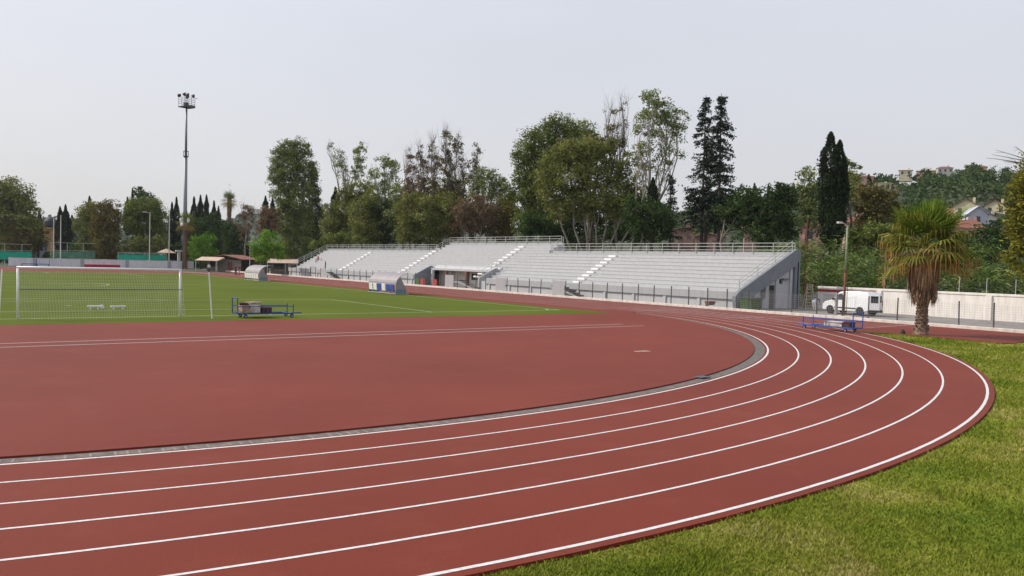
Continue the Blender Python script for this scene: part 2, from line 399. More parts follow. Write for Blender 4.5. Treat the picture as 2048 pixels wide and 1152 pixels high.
# ---------------------------------------------------------------- terrain
def lerp_tab(x, tab):
    if x <= tab[0][0]: return tab[0][1]
    for (a, b), (c, d) in zip(tab, tab[1:]):
        if x <= c: return b + (d - b) * (x - a) / (c - a)
    return tab[-1][1]
def smooth(t): t = max(0.0, min(1.0, t)); return t * t * (3 - 2 * t)
HEAD = math.atan2(math.cos(YAW), -math.sin(YAW))           # compass of the view, for the hill line
def hill_az(p): return math.degrees(HEAD - math.atan2(p[1] - CY, p[0] - CX))   # + to the right
NEAR_RIDGE = [(-60, 0), (-3, 0), (2, 14), (8, 26), (15, 33), (20.5, 41), (24, 44), (27.5, 44), (31, 44), (36, 45), (48, 45), (70, 0)]
FAR_RIDGE = [(-70, 0), (-50, 40), (-36, 50), (-29, 52), (-26, 42), (-20, 48), (-16.5, 82), (-14, 82), (-11, 74), (0, 66), (15, 50), (60, 0)]
def ground_z(x, y):
    dx, dy = x - CX, y - CY; r = math.hypot(dx, dy); a = math.degrees(HEAD - math.atan2(dy, dx))
    a = (a + 180) % 360 - 180
    z = -0.08
    wob = 1 + 0.06 * math.sin(a * 0.9 + 1) + 0.035 * math.sin(a * 2.7) + 0.02 * math.sin(a * 7.1)
    z += lerp_tab(a, NEAR_RIDGE) * (smooth((r - 130) / 310) ** 0.85 if r > 130 else 0) * wob
    fr = lerp_tab(a, FAR_RIDGE) * (1 + 0.05 * math.sin(a * 1.3) + 0.03 * math.sin(a * 3.9 + 2))
    if r > 900: z = max(z, fr * smooth((r - 900) / 700))
    return z
gm = MB(); rs = [0.5, 30, 60, 90, 120, 150, 170, 190, 210, 230, 250, 270, 290, 310, 330, 350, 370, 390, 410, 430, 450, 480, 520, 600, 750, 900, 1000, 1100, 1200, 1300, 1400, 1500, 1600, 1800, 2400, 3500, 6000]
NA = 240
for r in rs:
    for j in range(NA):
        q = 2 * math.pi * j / NA
        x, y = CX + r * math.cos(q), CY + r * math.sin(q)
        gm.v.append((x, y, ground_z(x, y)))
for i in range(len(rs) - 1):
    for j in range(NA):
        gm.f.append((i * NA + j, i * NA + (j + 1) % NA, (i + 1) * NA + (j + 1) % NA, (i + 1) * NA + j)); gm.mi.append(0)
M['scrub'] = mat('scrubby_ground', (0.026, 0.036, 0.014), 0.95, c2=(0.055, 0.060, 0.026), scale=0.03, detail=8)
struct('ground', gm, M['scrub'], smooth=True)

# ---------------------------------------------------------------- track, pitch and lawn
LW = 1.22; R0 = 36.5; SL = 94.0; R6 = R0 + 6 * LW; R8 = R0 + 8 * LW
def arc(r, a0, a1, n, cy=0.0): return [(r * math.cos(a0 + (a1 - a0) * i / n), cy + r * math.sin(a0 + (a1 - a0) * i / n)) for i in range(n + 1)]
def loop(r, n=96): return arc(r, 0, -math.pi, n) + arc(r, math.pi, 0, n, SL)      # near bend, then far bend
def ring(mb, a, b, za, zb=None, closed=True):
    zb = za if zb is None else zb; n = len(a)
    mb.add([(p[0], p[1], za) for p in a] + [(p[0], p[1], zb) for p in b],
           [(i, (i + 1) % n, n + (i + 1) % n, n + i) for i in range(n if closed else n - 1)])
tk = MB()
OUT = 0.19
outer = loop(R6 + OUT); inner = loop(R0 - 0.12)
ring(tk, inner, outer, 0.0); ring(tk, outer, outer, 0.0, -0.06); ring(tk, inner, inner, 0.0, -0.07)
# the straight in front of the stand is two lanes wider and runs on past the bend
x0, x1 = R6 + OUT, 46.75
tk.add([(x0, 0, 0), (x1, 0, 0), (x1, SL + 26, 0), (x0, SL + 26, 0)], [(0, 1, 2, 3)])
rad = R6 + OUT
pa = [p for p in arc(rad, 0, -math.asin(25.2 / rad), 30)]
far_end = [(37.45, -25.6), (37.45, -27.5), (37.75, -29.8), (37.5, -31.4), (38.4, -32.0), (40.0, -31.8), (41.8, -33.5), (43.0, -38.0), (46.75, -38.0), (46.75, 0)]
pl = pa + far_end
tk.add([(p[0], p[1], 0.0) for p in pl], [tuple(range(len(pl)))])
tk.add([(p[0], p[1], 0.0) for p in pl] + [(p[0], p[1], -0.06) for p in pl], [(i, i + 1, len(pl) + i + 1, len(pl) + i) for i in range(len(pa), len(pl) - 2)])
struct('running_track', tk, M['track'])

dz = MB(); EDGE = -7.0; RD = R0 - 0.56
a0 = math.asin(-EDGE / RD)
dp = arc(RD, -a0, -math.pi + a0, 90)
dz.add([(p[0], p[1], 0.012) for p in dp] + [(p[0], p[1], -0.04) for p in dp], [tuple(range(91))] + [(i, i + 1, 92 + i, 91 + i) for i in range(90)])
struct('infield_surface', dz, M['track'])
dr = MB(); ring(dr, arc(RD - 0.05, 0, -math.pi, 96), arc(R0 - 0.10, 0, -math.pi, 96), -0.024, closed=False)
struct('drain_channel', dr, M['grate'])
# drain grating bars, laid across the channel
gb = MB()
for i in range(520):
    q = -0.18 - (math.pi - 0.36) * i / 520
    if i % 2 == 0 or rng.random() < 0.3:
        c, s = math.cos(q), math.sin(q); t = 0.022
        gb.add([((RD + .10) * c - t * s, (RD + .10) * s + t * c, -0.018), ((RD + .10) * c + t * s, (RD + .10) * s - t * c, -0.018),
                ((R0 - .2) * c + t * s, (R0 - .2) * s - t * c, -0.018), ((R0 - .2) * c - t * s, (R0 - .2) * s + t * c, -0.018)], [(0, 1, 2, 3)])
struct('drain_grating', gb, M['apron'])

pt = MB()
b_ = arc(35.6, 0, math.pi, 60, SL)
pp = [(33.3, EDGE - 0.03), (33.3, SL + 6), (-33.3, SL + 6), (-33.3, EDGE - 0.03)]
pt.add([(p[0], p[1], 0.016) for p in pp], [(0, 1, 2, 3)])
pt.add([(p[0], p[1], 0.016) for p in pp] + [(p[0], p[1], -0.03) for p in pp], [(i, (i + 1) % 4, 4 + (i + 1) % 4, 4 + i) for i in range(4)])
struct('football_pitch', pt, M['turf'])
fd = MB(); fp = [(33.28, SL + 6.02)] + [(R0 - 0.2, SL + 6)] + arc(R0 - 0.2, math.asin(6 / 36.3), math.pi - math.asin(6 / 36.3), 50, SL) + [(-33.28, SL + 6.02)]
fd.add([(p[0], p[1], 0.004) for p in fp], [tuple(range(len(fp)))])
fd.add([(33.32, -7, 0.004), (36.36, -7, 0.004), (36.36, SL + 6, 0.004), (33.32, SL + 6, 0.004)], [(0, 1, 2, 3)])
fd.add([(-33.32, -7, 0.004), (-36.36, -7, 0.004), (-36.36, SL + 6, 0.004), (-33.32, SL + 6, 0.004)], [(3, 2, 1, 0)])
struct('infield_border', fd, M['track'])

ln = MB(); ZL = 0.004; hw = 0.03
def strip(mb, pts, w, z):
    a, b = [], []
    for i, p in enumerate(pts):
        q0 = pts[max(0, i - 1)]; q1 = pts[min(len(pts) - 1, i + 1)]
        dx, dy = q1[0] - q0[0], q1[1] - q0[1]; l = math.hypot(dx, dy) or 1
        nx, ny = -dy / l * w / 2, dx / l * w / 2
        a.append((p[0] + nx, p[1] + ny)); b.append((p[0] - nx, p[1] - ny))
    ring(mb, a, b, z, closed=False)
for k in range(7):
    r = R0 + k * LW
    p = [(r, SL)] + arc(r, 0, -math.pi, 120) + [(-r, SL)] + [(x, y) for x, y in arc(r, math.pi, 0, 60, SL)]
    wdt = 0.076 if k in (0, 6) else 0.062
    strip(ln, p, wdt, ZL)
for k in range(2, 9):
    r = R0 + k * LW
    strip(ln, [(r, -22.6 if k > 2 else -16.0), (r, 0 if k < 7 else SL + 14)], 0.055, ZL + 0.003)
strip(ln, [(40.0, -22.7), (R8 + 0.1, -22.2)], 0.06, ZL + 0.006)
for yy in (-13.5, -5.0, 8.0): strip(ln, [(R0 + 1.2, yy), (R8, yy)], 0.05, ZL + 0.006)
strip(ln, [(-34, -15.85), (26.3, -15.6)], 0.075, 0.018); strip(ln, [(-34, -17.2), (26.7, -16.95)], 0.075, 0.018)
struct('track_lines', ln, M['line'])

pm = MB(); GY = -3.2; FY = 96.0; MX = 0.45; ZP = 0.021
def rect(x0, x1, y0, y1, w=0.12): strip(pm, [(x0, y0), (x1, y0)], w, ZP); strip(pm, [(x0, y1), (x1, y1)], w, ZP + .001); strip(pm, [(x0, y0), (x0, y1)], w, ZP + .002); strip(pm, [(x1, y0), (x1, y1)], w, ZP + .003)
rect(-31.5, 31.6, GY, FY)
for s, g in ((1, GY), (-1, FY)):
    for hx, dd in ((20.16, 16.5), (9.16, 5.5)):
        strip(pm, [(MX - hx, g), (MX - hx, g + s * dd)], .12, ZP + .004); strip(pm, [(MX + hx, g), (MX + hx, g + s * dd)], .12, ZP + .004)
        strip(pm, [(MX - hx, g + s * dd), (MX + hx, g + s * dd)], .12, ZP + .005)
    strip(pm, arc(9.15, s * R(36), s * R(144), 24, g + s * 11) and [(MX + p[0], p[1]) for p in arc(9.15, s * R(37), s * R(143), 24, g + s * 11)], .12, ZP + .006)
my = (GY + FY) / 2
strip(pm, [(-31.5, my), (31.6, my)], .12, ZP + .004); strip(pm, [(MX + p[0], p[1]) for p in arc(9.15, 0, 2 * math.pi, 60, my)], .12, ZP + .006)
strip(pm, [(31.6 + p[0], p[1]) for p in arc(1.0, R(90), R(180), 8, GY)], .12, ZP + .006)
strip(pm, [(MX - .12, GY + 11), (MX + .12, GY + 11)], .22, ZP + .006)
struct('pitch_lines', pm, M['turfline'])

# inspection covers let into the infield
for px, py, w_, m in ((1285, 703, 0.34, 'load'), (1405, 754, 0.22, 'darksteel')):
    p = onz(px, py, 0.012); c = MB(); c.box(p.x - w_, p.x + w_, p.y - .16, p.y + .16, 0.008, 0.03)
    tag(c.build('inspection_cover', M[m], bevel=.01), 'small pale rectangular cover plate set in the red infield' if m == 'load' else 'small dark cover plate near the curved drain of the infield', 'cover plate')

# the lawn outside the bend
lw = MB()
ro = R6 + OUT + 0.02
la = arc(ro, -math.asin(25.2 / ro), -math.pi * 0.80, 90)
lp = la + [(-75, -40), (-75, -95), (75, -95), (75, -32.0), (43, -38), (41.8, -33.5), (40.0, -31.8), (38.4, -32.0), (37.5, -31.4), (37.75, -29.8), (37.45, -27.5), (37.45, -25.6)]
lw.add([(p[0], p[1], -0.045) for p in lp], [tuple(range(len(lp)))])
struct('lawn', lw, M['lawn'])
# grass blades, thinning with distance
def inside_lawn(x, y):
    d = np.hypot(x, y); return (d > ro + 0.03) & ~((x > 37.5) & (y > -32.2)) & ~((x > 40) & (y > -34.5))
NB = 420000
az = rng.uniform(R(-5), R(35), NB); rr = 8.5 + (rng.random(NB) ** 1.7) * 46
gx = CX + rr * np.cos(HEAD - az); gy = CY + rr * np.sin(HEAD - az)
ok = inside_lawn(gx, gy); gx, gy, rr = gx[ok], gy[ok], rr[ok]; n = len(gx)
cl = np.sin(gx * 2.1 + 3 * np.sin(gy * .9)) * np.sin(gy * 1.7 + 2 * np.sin(gx * 1.1))
hgt = (0.026 + 0.026 * rng.random(n) + 0.012 * cl) * (1 + rr / 60)
th_ = rng.uniform(0, 2 * np.pi, n); wd = (0.004 + rr * 0.00032)
dx, dy = np.cos(th_), np.sin(th_); lean = rng.normal(0, 0.6, n) * hgt; lean2 = rng.normal(0, 0.6, n) * hgt
B = np.zeros((n, 4, 3)); z0 = -0.05
B[:, 0] = np.stack([gx - dx * wd, gy - dy * wd, np.full(n, z0)], 1); B[:, 1] = np.stack([gx + dx * wd, gy + dy * wd, np.full(n, z0)], 1)
B[:, 2] = np.stack([gx + dx * wd * .3 + lean, gy + dy * wd * .3 + lean2, z0 + hgt], 1); B[:, 3] = np.stack([gx - dx * wd * .3 + lean, gy - dy * wd * .3 + lean2, z0 + hgt], 1)
tag(quad_obj('grass', B, M['blade']), kind='stuff')

# concrete apron between kerb, stand and boundary wall
ap = MB(); ap.add([(46.9, -60, -0.03), (60.2, -60, -0.03), (60.2, 150, -0.03), (46.9, 150, -0.03)], [(0, 1, 2, 3)])
struct('apron_pavement', ap, M['apron'])
kb = MB(); kb.box(46.76, 47.05, -60, 128, -0.05, 0.20)
kb.box(46.74, 47.6, -17.4, -16.2, -0.05, 0.23)
struct('kerb', kb, M['kerbpaint'], bevel=0.02)

# ---------------------------------------------------------------- grandstand
U0, U1, M0, M1 = -5.6, 98.0, 30.0, 57.0           # ends along Y, and the raised middle
OP0, OP1 = 34.6, 50.6                              # the concourse opening
XF, DEP, Z0_, RISE, NR = 49.5, 0.64, 1.08, 0.365, 10
gs = empty('grandstand', (53, 46, 0), 0, 'long stepped grey concrete grandstand with a raised middle section', 'grandstand')
GM = Matrix.Translation((-53, -46, 0))
def G(mb, name, m, parent=None, **k): mb.move(GM); return mb.build(name, m, parent or gs, **k)
def tier(y0, y1, rows, first=0):
    mb = MB()
    prof = []
    xs = XF + 0.2; zb = Z0_
    if first == 0: prof += [(xs, 0.0), (xs, zb), (XF + 1.0, zb)]
    else: prof += [(XF + 1.0 + first * DEP - DEP, Z0_ + first * RISE - 0.28)]
    for k in range(first, rows):
        x = XF + 1.0 + k * DEP; z = Z0_ + (k + 1) * RISE
        # each seat slab has a small nosing
        prof += [(x, z - 0.07), (x - 0.025, z - 0.07), (x - 0.025, z), (x + DEP, z)]
    xe = XF + 1.0 + rows * DEP; ze = Z0_ + rows * RISE
    prof += [(xe + 0.15, ze), (xe + 0.15, ze - 0.4), (XF + 1.2 + first * DEP, Z0_ + first * RISE - 0.3)]
    if first == 0: prof += [(XF + 1.4, 0.0)]
    mb.prism(prof, 'y', y0, y1)
    return mb
G(tier(U0 + 0.35, M0, NR), 'seating_tier', M['standpaint'])
G(tier(M0, OP0, NR + 3), 'seating_tier', M['standpaint']); G(tier(OP1, M1, NR + 3), 'seating_tier', M['standpaint'])
G(tier(OP0, OP1, NR + 3, 4), 'seating_tier', M['standpaint'])
G(tier(M1, U1, NR), 'seating_tier', M['standpaint'])
# front parapet: an upper band over a set-back wall with piers
for a, b in ((U0, OP0 - 1.4), (OP1 + 0.4, U1)):
    f = MB(); f.box(XF, XF + 0.16, a, b, 0.78, 1.44); G(f, 'front_parapet', M['standgrey'], bevel=0.015)
    f = MB(); f.box(XF + 0.17, XF + 0.198, a, b, 0, 0.80)
    y = a + 0.5
    while y < b: f.box(XF + 0.06, XF + 0.168, y, y + 0.32, 0, 0.775); y += 4.15
    G(f, 'front_wall', M['standpaint'])
# rear parapets
for a, b, rows in ((U0 + 0.3, M0 - .05, NR), (M0, M1, NR + 3), (M1 + .05, U1, NR)):
    x = XF + 1.15 + rows * DEP; z = Z0_ + rows * RISE
    f = MB(); f.box(x, x + 0.16, a, b, z - 0.45, z + 0.32); G(f, 'rear_parapet', M['standgrey'])
# side walls of the raised middle
for y, s in ((M0, -1), (M1, 1)):
    f = MB(); xa = XF + 1.0 + 8 * DEP; xe = XF + 1.0 + 13 * DEP + .3
    f.prism([(xa, Z0_ + 8 * RISE), (xe, Z0_ + 13 * RISE + .12), (xe, Z0_ + 9 * RISE - .3), (xa, Z0_ + 8 * RISE - .3)], 'y', y - .13 if s < 0 else y + .003, y - .003 if s < 0 else y + .13)
    G(f, 'side_wall', M['standpaint'])
# back wall
f = MB(); f.box(57.2, 57.35, U0, M0 - .1, 0, 4.2); f.box(59.2, 59.35, M0, M1, 0, 5.3); f.box(57.2, 57.35, M1 + .1, U1, 0, 4.2); G(f, 'back_wall', M['standgrey'])

# the end wall facing the bend: dark raking beam and rear pier, paler infill set back
ye = U0
def rk(x): return 1.44 + (x - 49.2) * (5.28 - 1.44) / (57.0 - 49.2)
f = MB()
f.prism([(48.75, 0.75), (48.75, 1.1), (49.2, 1.5), (57.05, 5.32), (57.6, 5.32), (57.6, 0), (56.85, 0), (56.85, 3.75), (50.2, 0.72), (49.6, 0), (48.9, 0)], 'y', ye - 0.0, ye + 0.35)
G(f, 'end_beam', M['slate'], bevel=0.01)
f = MB(); f.prism([(49.7, 0), (49.85, 0.55), (56.84, 3.75), (56.84, 0)], 'y', ye + 0.25, ye + 0.345); G(f, 'infill_wall', M['infill'])
for xx, zt in ((51.35, 1.35), (54.35, 2.62), (56.35, 3.5)):
    f = MB(); f.box(xx, xx + .34, ye + .12, ye + .249, 0, zt); G(f, 'pier', M['infill'], bevel=.01)
f = MB(); f.box(53.55, 54.25, ye + .235, ye + .249, 0.02, 2.05); dr_ = G(f, 'doorway', M['dark'])
f = MB()
for i in range(6): f.box(53.58 + i * .125, 53.60 + i * .125, ye + .19, ye + .205, .05, 1.6)
for i in range(9): f.box(53.57, 54.23, ye + .206, ye + .22, .08 + i * .18, .10 + i * .18)
G(f, 'door_grille', M['wire'])
f = MB(); f.box(52.35, 53.05, ye + .235, ye + .249, 0.02, 1.95); G(f, 'gate_leaf', M['standgrey'])
f = MB()
for i in range(6): f.box(52.38 + i * .12, 52.41 + i * .12, ye + .19, ye + .21, .9, 1.9)
G(f, 'gate_bars', M['darksteel'])
f = MB(); f.box(54.95, 55.25, ye + .235, ye + .249, 2.2, 2.62); G(f, 'vent_opening', M['dark'])
f = MB(); f.box(55.2, 56.2, ye + .03, ye + .249, 2.60, 2.66); f.tube([(55.3, ye + .1, 2.62), (55.3, ye + .24, 2.15)], .025); G(f, 'shelf_bracket', M['darksteel'])

# aisles: white half-steps up the tiers, with a dark flight down to the track apron
for yc, rows in ((17.6, NR), (37.3, NR + 3), (57.6, NR + 2), (78.0, NR)):
    for k in range(rows):
        if OP0 - .8 < yc < OP1 and k < 1: continue
        x = XF + 1.0 + k * DEP; z = Z0_ + k * RISE
        f = MB(); f.box(x - 0.30, x - 0.051, yc - 0.55, yc + 0.55, z + .002, z + RISE * 0.5); G(f, 'aisle_step', M['stepwhite'], bevel=.01)
    f = MB(); y0 = yc + 1.1
    for k in range(6):
        zt = 1.08 - k * 0.18; yy = y0 - 0.9 - k * 0.62
        f.box(XF - 0.95, XF - 0.02, yy - 0.62, yy, zt - .18, zt - .10)
    f.box(XF - 0.95, XF - 0.02, y0 - .9, y0 + 0.3, .98, 1.08)
    G(f, 'stair_flight', M['darksteel'])
    f = MB()
    f.prism([(y0 - .9, .9), (y0 - 4.6, -.02), (y0 - 4.3, -.02), (y0 - .6, .75), (y0 + .3, .75), (y0 + .3, .9)], 'x', XF - 1.02, XF - .955); G(f, 'stair_string', M['standgrey'])

# railings
def railing(pts, step=2.4, rails=(0.35, 0.68, 1.0), r=0.028, pr=0.034):
    f = MB()
    for a, b in zip(pts, pts[1:]):
        a, b = Vector(a), Vector(b); n_ = max(1, round((b - a).length / step))
        for i in range(n_ + 1):
            p = a.lerp(b, i / n_); f.tube([p, p + Vector((0, 0, rails[-1]))], pr, n=6)
        for h in rails: f.tube([a + Vector((0, 0, h)), b + Vector((0, 0, h))], r, n=6)
    return G(f, 'railing', M['steel'])
xr = XF + 1.08 + NR * DEP; zr = Z0_ + NR * RISE; xm = XF + 1.08 + (NR + 3) * DEP; zm = Z0_ + (NR + 3) * RISE
railing([(xr, U0 + .2, zr + .15), (xr, M0 - .4, zr + .15)])
railing([(xm, M0 + .1, zm + .1), (xm, M1 - .1, zm + .1)])
railing([(xr, M1 + .4, zr + .1), (xr, U1 - .1, zr + .1)])
railing([(49.4, U0 + .18, 1.5), (56.6, U0 + .18, 5.05)], 2.3)
railing([(xr, M0 - .25, zr), (xm, M0 - .25, zm)], 1.2); railing([(xr, M1 + .3, zr), (xm, M1 + .3, zm)], 1.2)
railing([(49.6, U1 + .02, 1.2), (xr, U1 + .02, zr + .1)], 1.6)
for yy in (OP0 - .3,):
    railing([(XF + .3, yy, 1.44), (XF + 3.0, yy, 2.6)], 1.5)

# the concourse opening: slab edge, raking cheeks, back wall, columns, doors
xs_ = XF + 1.0 + 4 * DEP - 0.66; zs_ = Z0_ + 4 * RISE
f = MB(); f.box(xs_ - 0.5, xs_ + 1.6, OP0 - .1, OP1 + .1, zs_ - .42, zs_ - .14); G(f, 'roof_slab', M['standpaint'], bevel=.015)
railing([(xs_ - .4, OP0, zs_ - .14), (xs_ - .4, OP1, zs_ - .14)], 4.0, rails=(0.3, .6), r=.016, pr=.02)
for y, s in ((OP0, -1), (OP1, 1)):
    f = MB(); f.prism([(XF, 0), (XF, 1.46), (xs_ - .5, zs_ + .12), (xs_ - .1, zs_ + .12), (xs_ - .1, 0)], 'y', y - .12 if s < 0 else y - .13, y + .13 if s < 0 else y + .12)
    G(f, 'cheek_wall', M['slate'] if s > 0 else M['standgrey'])
f = MB(); f.box(53.6, 53.75, OP0, OP1, 0, 2.2); G(f, 'inner_wall', M['whiter'])
for yy in (45.2, 40.2, 48.9):
    f = MB(); f.box(51.3, 51.65, yy, yy + .35, 0, zs_ - .421); G(f, 'column', M['rust'] if yy != 48.9 else M['standpaint'])
for yy, m in ((43.0, 'dark'), (37.2, 'darksteel'), (46.6, 'standgrey')):
    f = MB(); f.box(53.56, 53.597, yy, yy + 1.0, 0.02, 2.0); G(f, 'door', M[m])
f = MB(); f.box(53.55, 53.59, 41.0, 42.4, 1.0, 1.8); G(f, 'window', M['glass'])

# ---------------------------------------------------------------- fence on the kerb
tf = empty('track_fence', (46.95, 0, 0.2), 0, 'low wire fence with dark posts on the white kerb before the grandstand', 'fence')
ys = [-4.14 + 2.085 * i for i in range(-13, 50)]
pm_ = MB(); pm_.box(-.034, .034, -.034, .034, 0, 1.55); p0 = pm_.build('post', M['darksteel'], tf)
for i, y in enumerate(ys):
    o = p0 if i == 0 else p0.copy()
    if i: col.objects.link(o); o.parent = tf
    o.location = (0, y + random.uniform(-.06, .06), 0)
    o.rotation_euler = (random.uniform(-.015, .015), random.uniform(-.02, .02), 0)
gates = [(14.74, 16.8), (25.2, 27.2), (36.2, 38.3), (74.8, 77.0)]
wm = MB()
def wires(y0, y1, dense):
    t = 0.0035
    zz = .12
    while zz < 1.45: wm.box(-.004, .004, y0, y1, zz - t, zz + t); zz += .15 if dense else .22
    if dense:
        y = y0
        while y < y1: wm.box(.005, .011, y - t, y + t, .1, 1.45); y += .16
wires(ys[0], -4.2, True); wires(-4.2, ys[-1], False)
wm.build('wire_mesh', M['wire'], tf)
for a, b in gates:
    g = MB(); g.box(-.06, -.036, a + .05, b - .05, .05, 1.5); g.build('gate', M['standgrey'], tf, bevel=.005)
g = MB(); g.box(-.08, .08, -.08, .08, 0, 1.75); o = g.build('gate_post', M['concrete'], tf, bevel=.02); o.location = (.25, -16.05, -.1)

# ---------------------------------------------------------------- boundary wall on the right
bw = empty('boundary_wall', (59.8, -20, 0), 0, 'whitewashed boundary wall behind the palm and the van', 'wall')
f = MB(); f.box(0, .22, -42, 14.0, -.1, 1.86); f.build('wall_body', M['whitewall'], bw)
f = MB(); f.box(-.06, .28, -42, 14.0, 1.862, 2.04); f.build('coping', M['whitewall'], bw, bevel=.02)
for yy in (-1.0, -18.8, 8.0, -9.5):
    f = MB(); f.box(-.12, -.003, yy - .22, yy + .22, -.1, 1.858); f.build('pilaster', M['whitewall'], bw, bevel=.01)
f = MB(); f.box(-.022, -.004, 8.25, 14.0, 1.55, 1.78); f.box(-.022, -.004, 8.25, 8.55, 1.30, 1.55); f.build('painted_band', M['red'], bw)
f = MB(); f.box(-.016, -.004, 8.9, 13.4, 0.55, 1.35); f.build('pale_panel', M['whiter'], bw)
wf = empty('wall_top_fence', (59.95, -20, 2.0), 0, 'wire fence of thin pale posts on top of the whitewashed wall', 'fence')
pm_ = MB(); pm_.tube([(0, 0, 0), (0, 0, 1.15)], .03, n=6); p0 = pm_.build('post', M['steel'], wf)
yv = [-.3 - 2.1 * i + 20 - 6 for i in range(22)]
for i, y in enumerate(yv):
    o = p0 if i == 0 else p0.copy()
    if i: col.objects.link(o); o.parent = wf
    o.location = (0, y - 6, 0.04); o.rotation_euler = (random.uniform(-.03, .03), random.uniform(-.03, .03), 0)
f = MB()
for i in range(5): f.box(-.004, .004, yv[-1] - 6, yv[0] - 6, .1 + i * .25, .106 + i * .25)
y = yv[-1] - 6
while y < yv[0] - 6: f.box(.005, .009, y, y + .005, .1, 1.1); y += .22
f.build('wire_mesh', M['darksteel'], wf)
# ---------------------------------------------------------------- football goal
gl = empty('football_goal', (0.5, GY, 0.02), 0, 'white football goal with a hanging net on the green pitch', 'goal')
GW, GH = 3.9, 2.56
for s in (-1, 1):
    f = MB(); f.tube([(s * GW, 0, 0), (s * GW, 0, GH)], .06, n=10); f.build('goal_post', M['white'], gl, smooth=True)
f = MB(); f.tube([(-GW - .06, 0, GH + .02), (GW + .06, 0, GH + .02)], .06, n=10); f.build('crossbar', M['white'], gl, smooth=True)
for px in (424, -3):
    p = onz(px, 638 if px > 0 else 642); q = ony(418 if px > 0 else 4, 541, p.y - .05)
    f = MB(); f.tube([(p.x - .5, p.y - GY, -.03), (q.x - .5, q.y - GY, 2.5)], .035, n=8); f.build('net_pole', M['white'], gl)
    s = 1 if px > 0 else -1
    f = MB(); f.tube([(s * GW, 0, GH - .1), (q.x - .5, q.y - GY, 2.45)], .008, n=4); f.build('guy_rope', M['netting'], gl)
f = MB(); f.tube([(-GW, -.55, 1.50), (0, -.6, 1.49), (GW, -.55, 1.50)], .022, n=6); f.build('net_bar', M['darksteel'], gl)
# the net: cords hang from the bar, sag over the rear bar and fall to the turf
f = MB()
def netp(t):                                              # t from 0 at the bar to 1 on the ground
    if t < .3: k = t / .3; return (-.6 * k, GH - 1.05 * k - .12 * math.sin(math.pi * k))
    k = (t - .3) / .7; return (-.6 - .5 * k - .05 * math.sin(3 * k), 1.5 - 1.48 * k)
nx_ = 64
for i in range(nx_ + 1):
    x = -GW + 2 * GW * i / nx_
    pts = [(x + .03 * math.sin(i * .7 + t * .5), *netp(t / 12)) for t in range(13)]
    for a, b in zip(pts, pts[1:]): f.tube([a, b], 0.0036, n=3, cap=False)
for j in range(1, 22):
    t = j / 22; y, z = netp(t)
    f.tube([(-GW, y, z), (0, y, z - .02), (GW, y, z)], 0.0036, n=3, cap=False)
for s in (-1, 1):
    for j in range(9):
        z = .15 + j * .27; ymax = -.6 - .5 * (1 - min(1, z / 1.5)) if z < 1.5 else -.6 * (GH - z) / 1.05
        f.tube([(s * GW, 0, z), (s * GW, ymax, z)], 0.0036, n=3, cap=False)
    for j in range(5): f.tube([(s * GW, -.2 * (j + .5), 0), (s * GW, -.2 * (j + .5), max(.3, GH - 1.7 * (j + .5) * .35))], 0.0036, n=3, cap=False)
f.build('net', M['netting'], gl)

# two low white training frames lying on the turf behind the net
for i, (px, py, w_, lb) in enumerate(((188, 619, .36, 'low white frame lying on the turf behind the goal net, with a round end'), (236, 619, .42, 'longer low white frame on the turf behind the goal net, its legs raised'))):
    p = onz(px, py, .02)
    h = empty('training_frame', (p.x, p.y, .02), R(6 if i else -5), lb, 'training frame')
    f = MB(); f.box(-w_, w_, -.1, .1, .16, .24); f.build('top_board', M['white'], h, bevel=.01)
    for s in (-1, 1):
        f = MB(); f.tube([(s * (w_ - .15), -.16, 0), (s * (w_ - .2), 0, .17), (s * (w_ - .15), .16, 0)], .025, n=6); f.build('leg', M['white'], h)
    if i == 0:
        f = MB(); f.lathe([(.11, -.03), (.13, 0), (.11, .03)], (w_ + .06, 0, .16), 12, axis='y'); f.build('end_disc', M['white'], h)

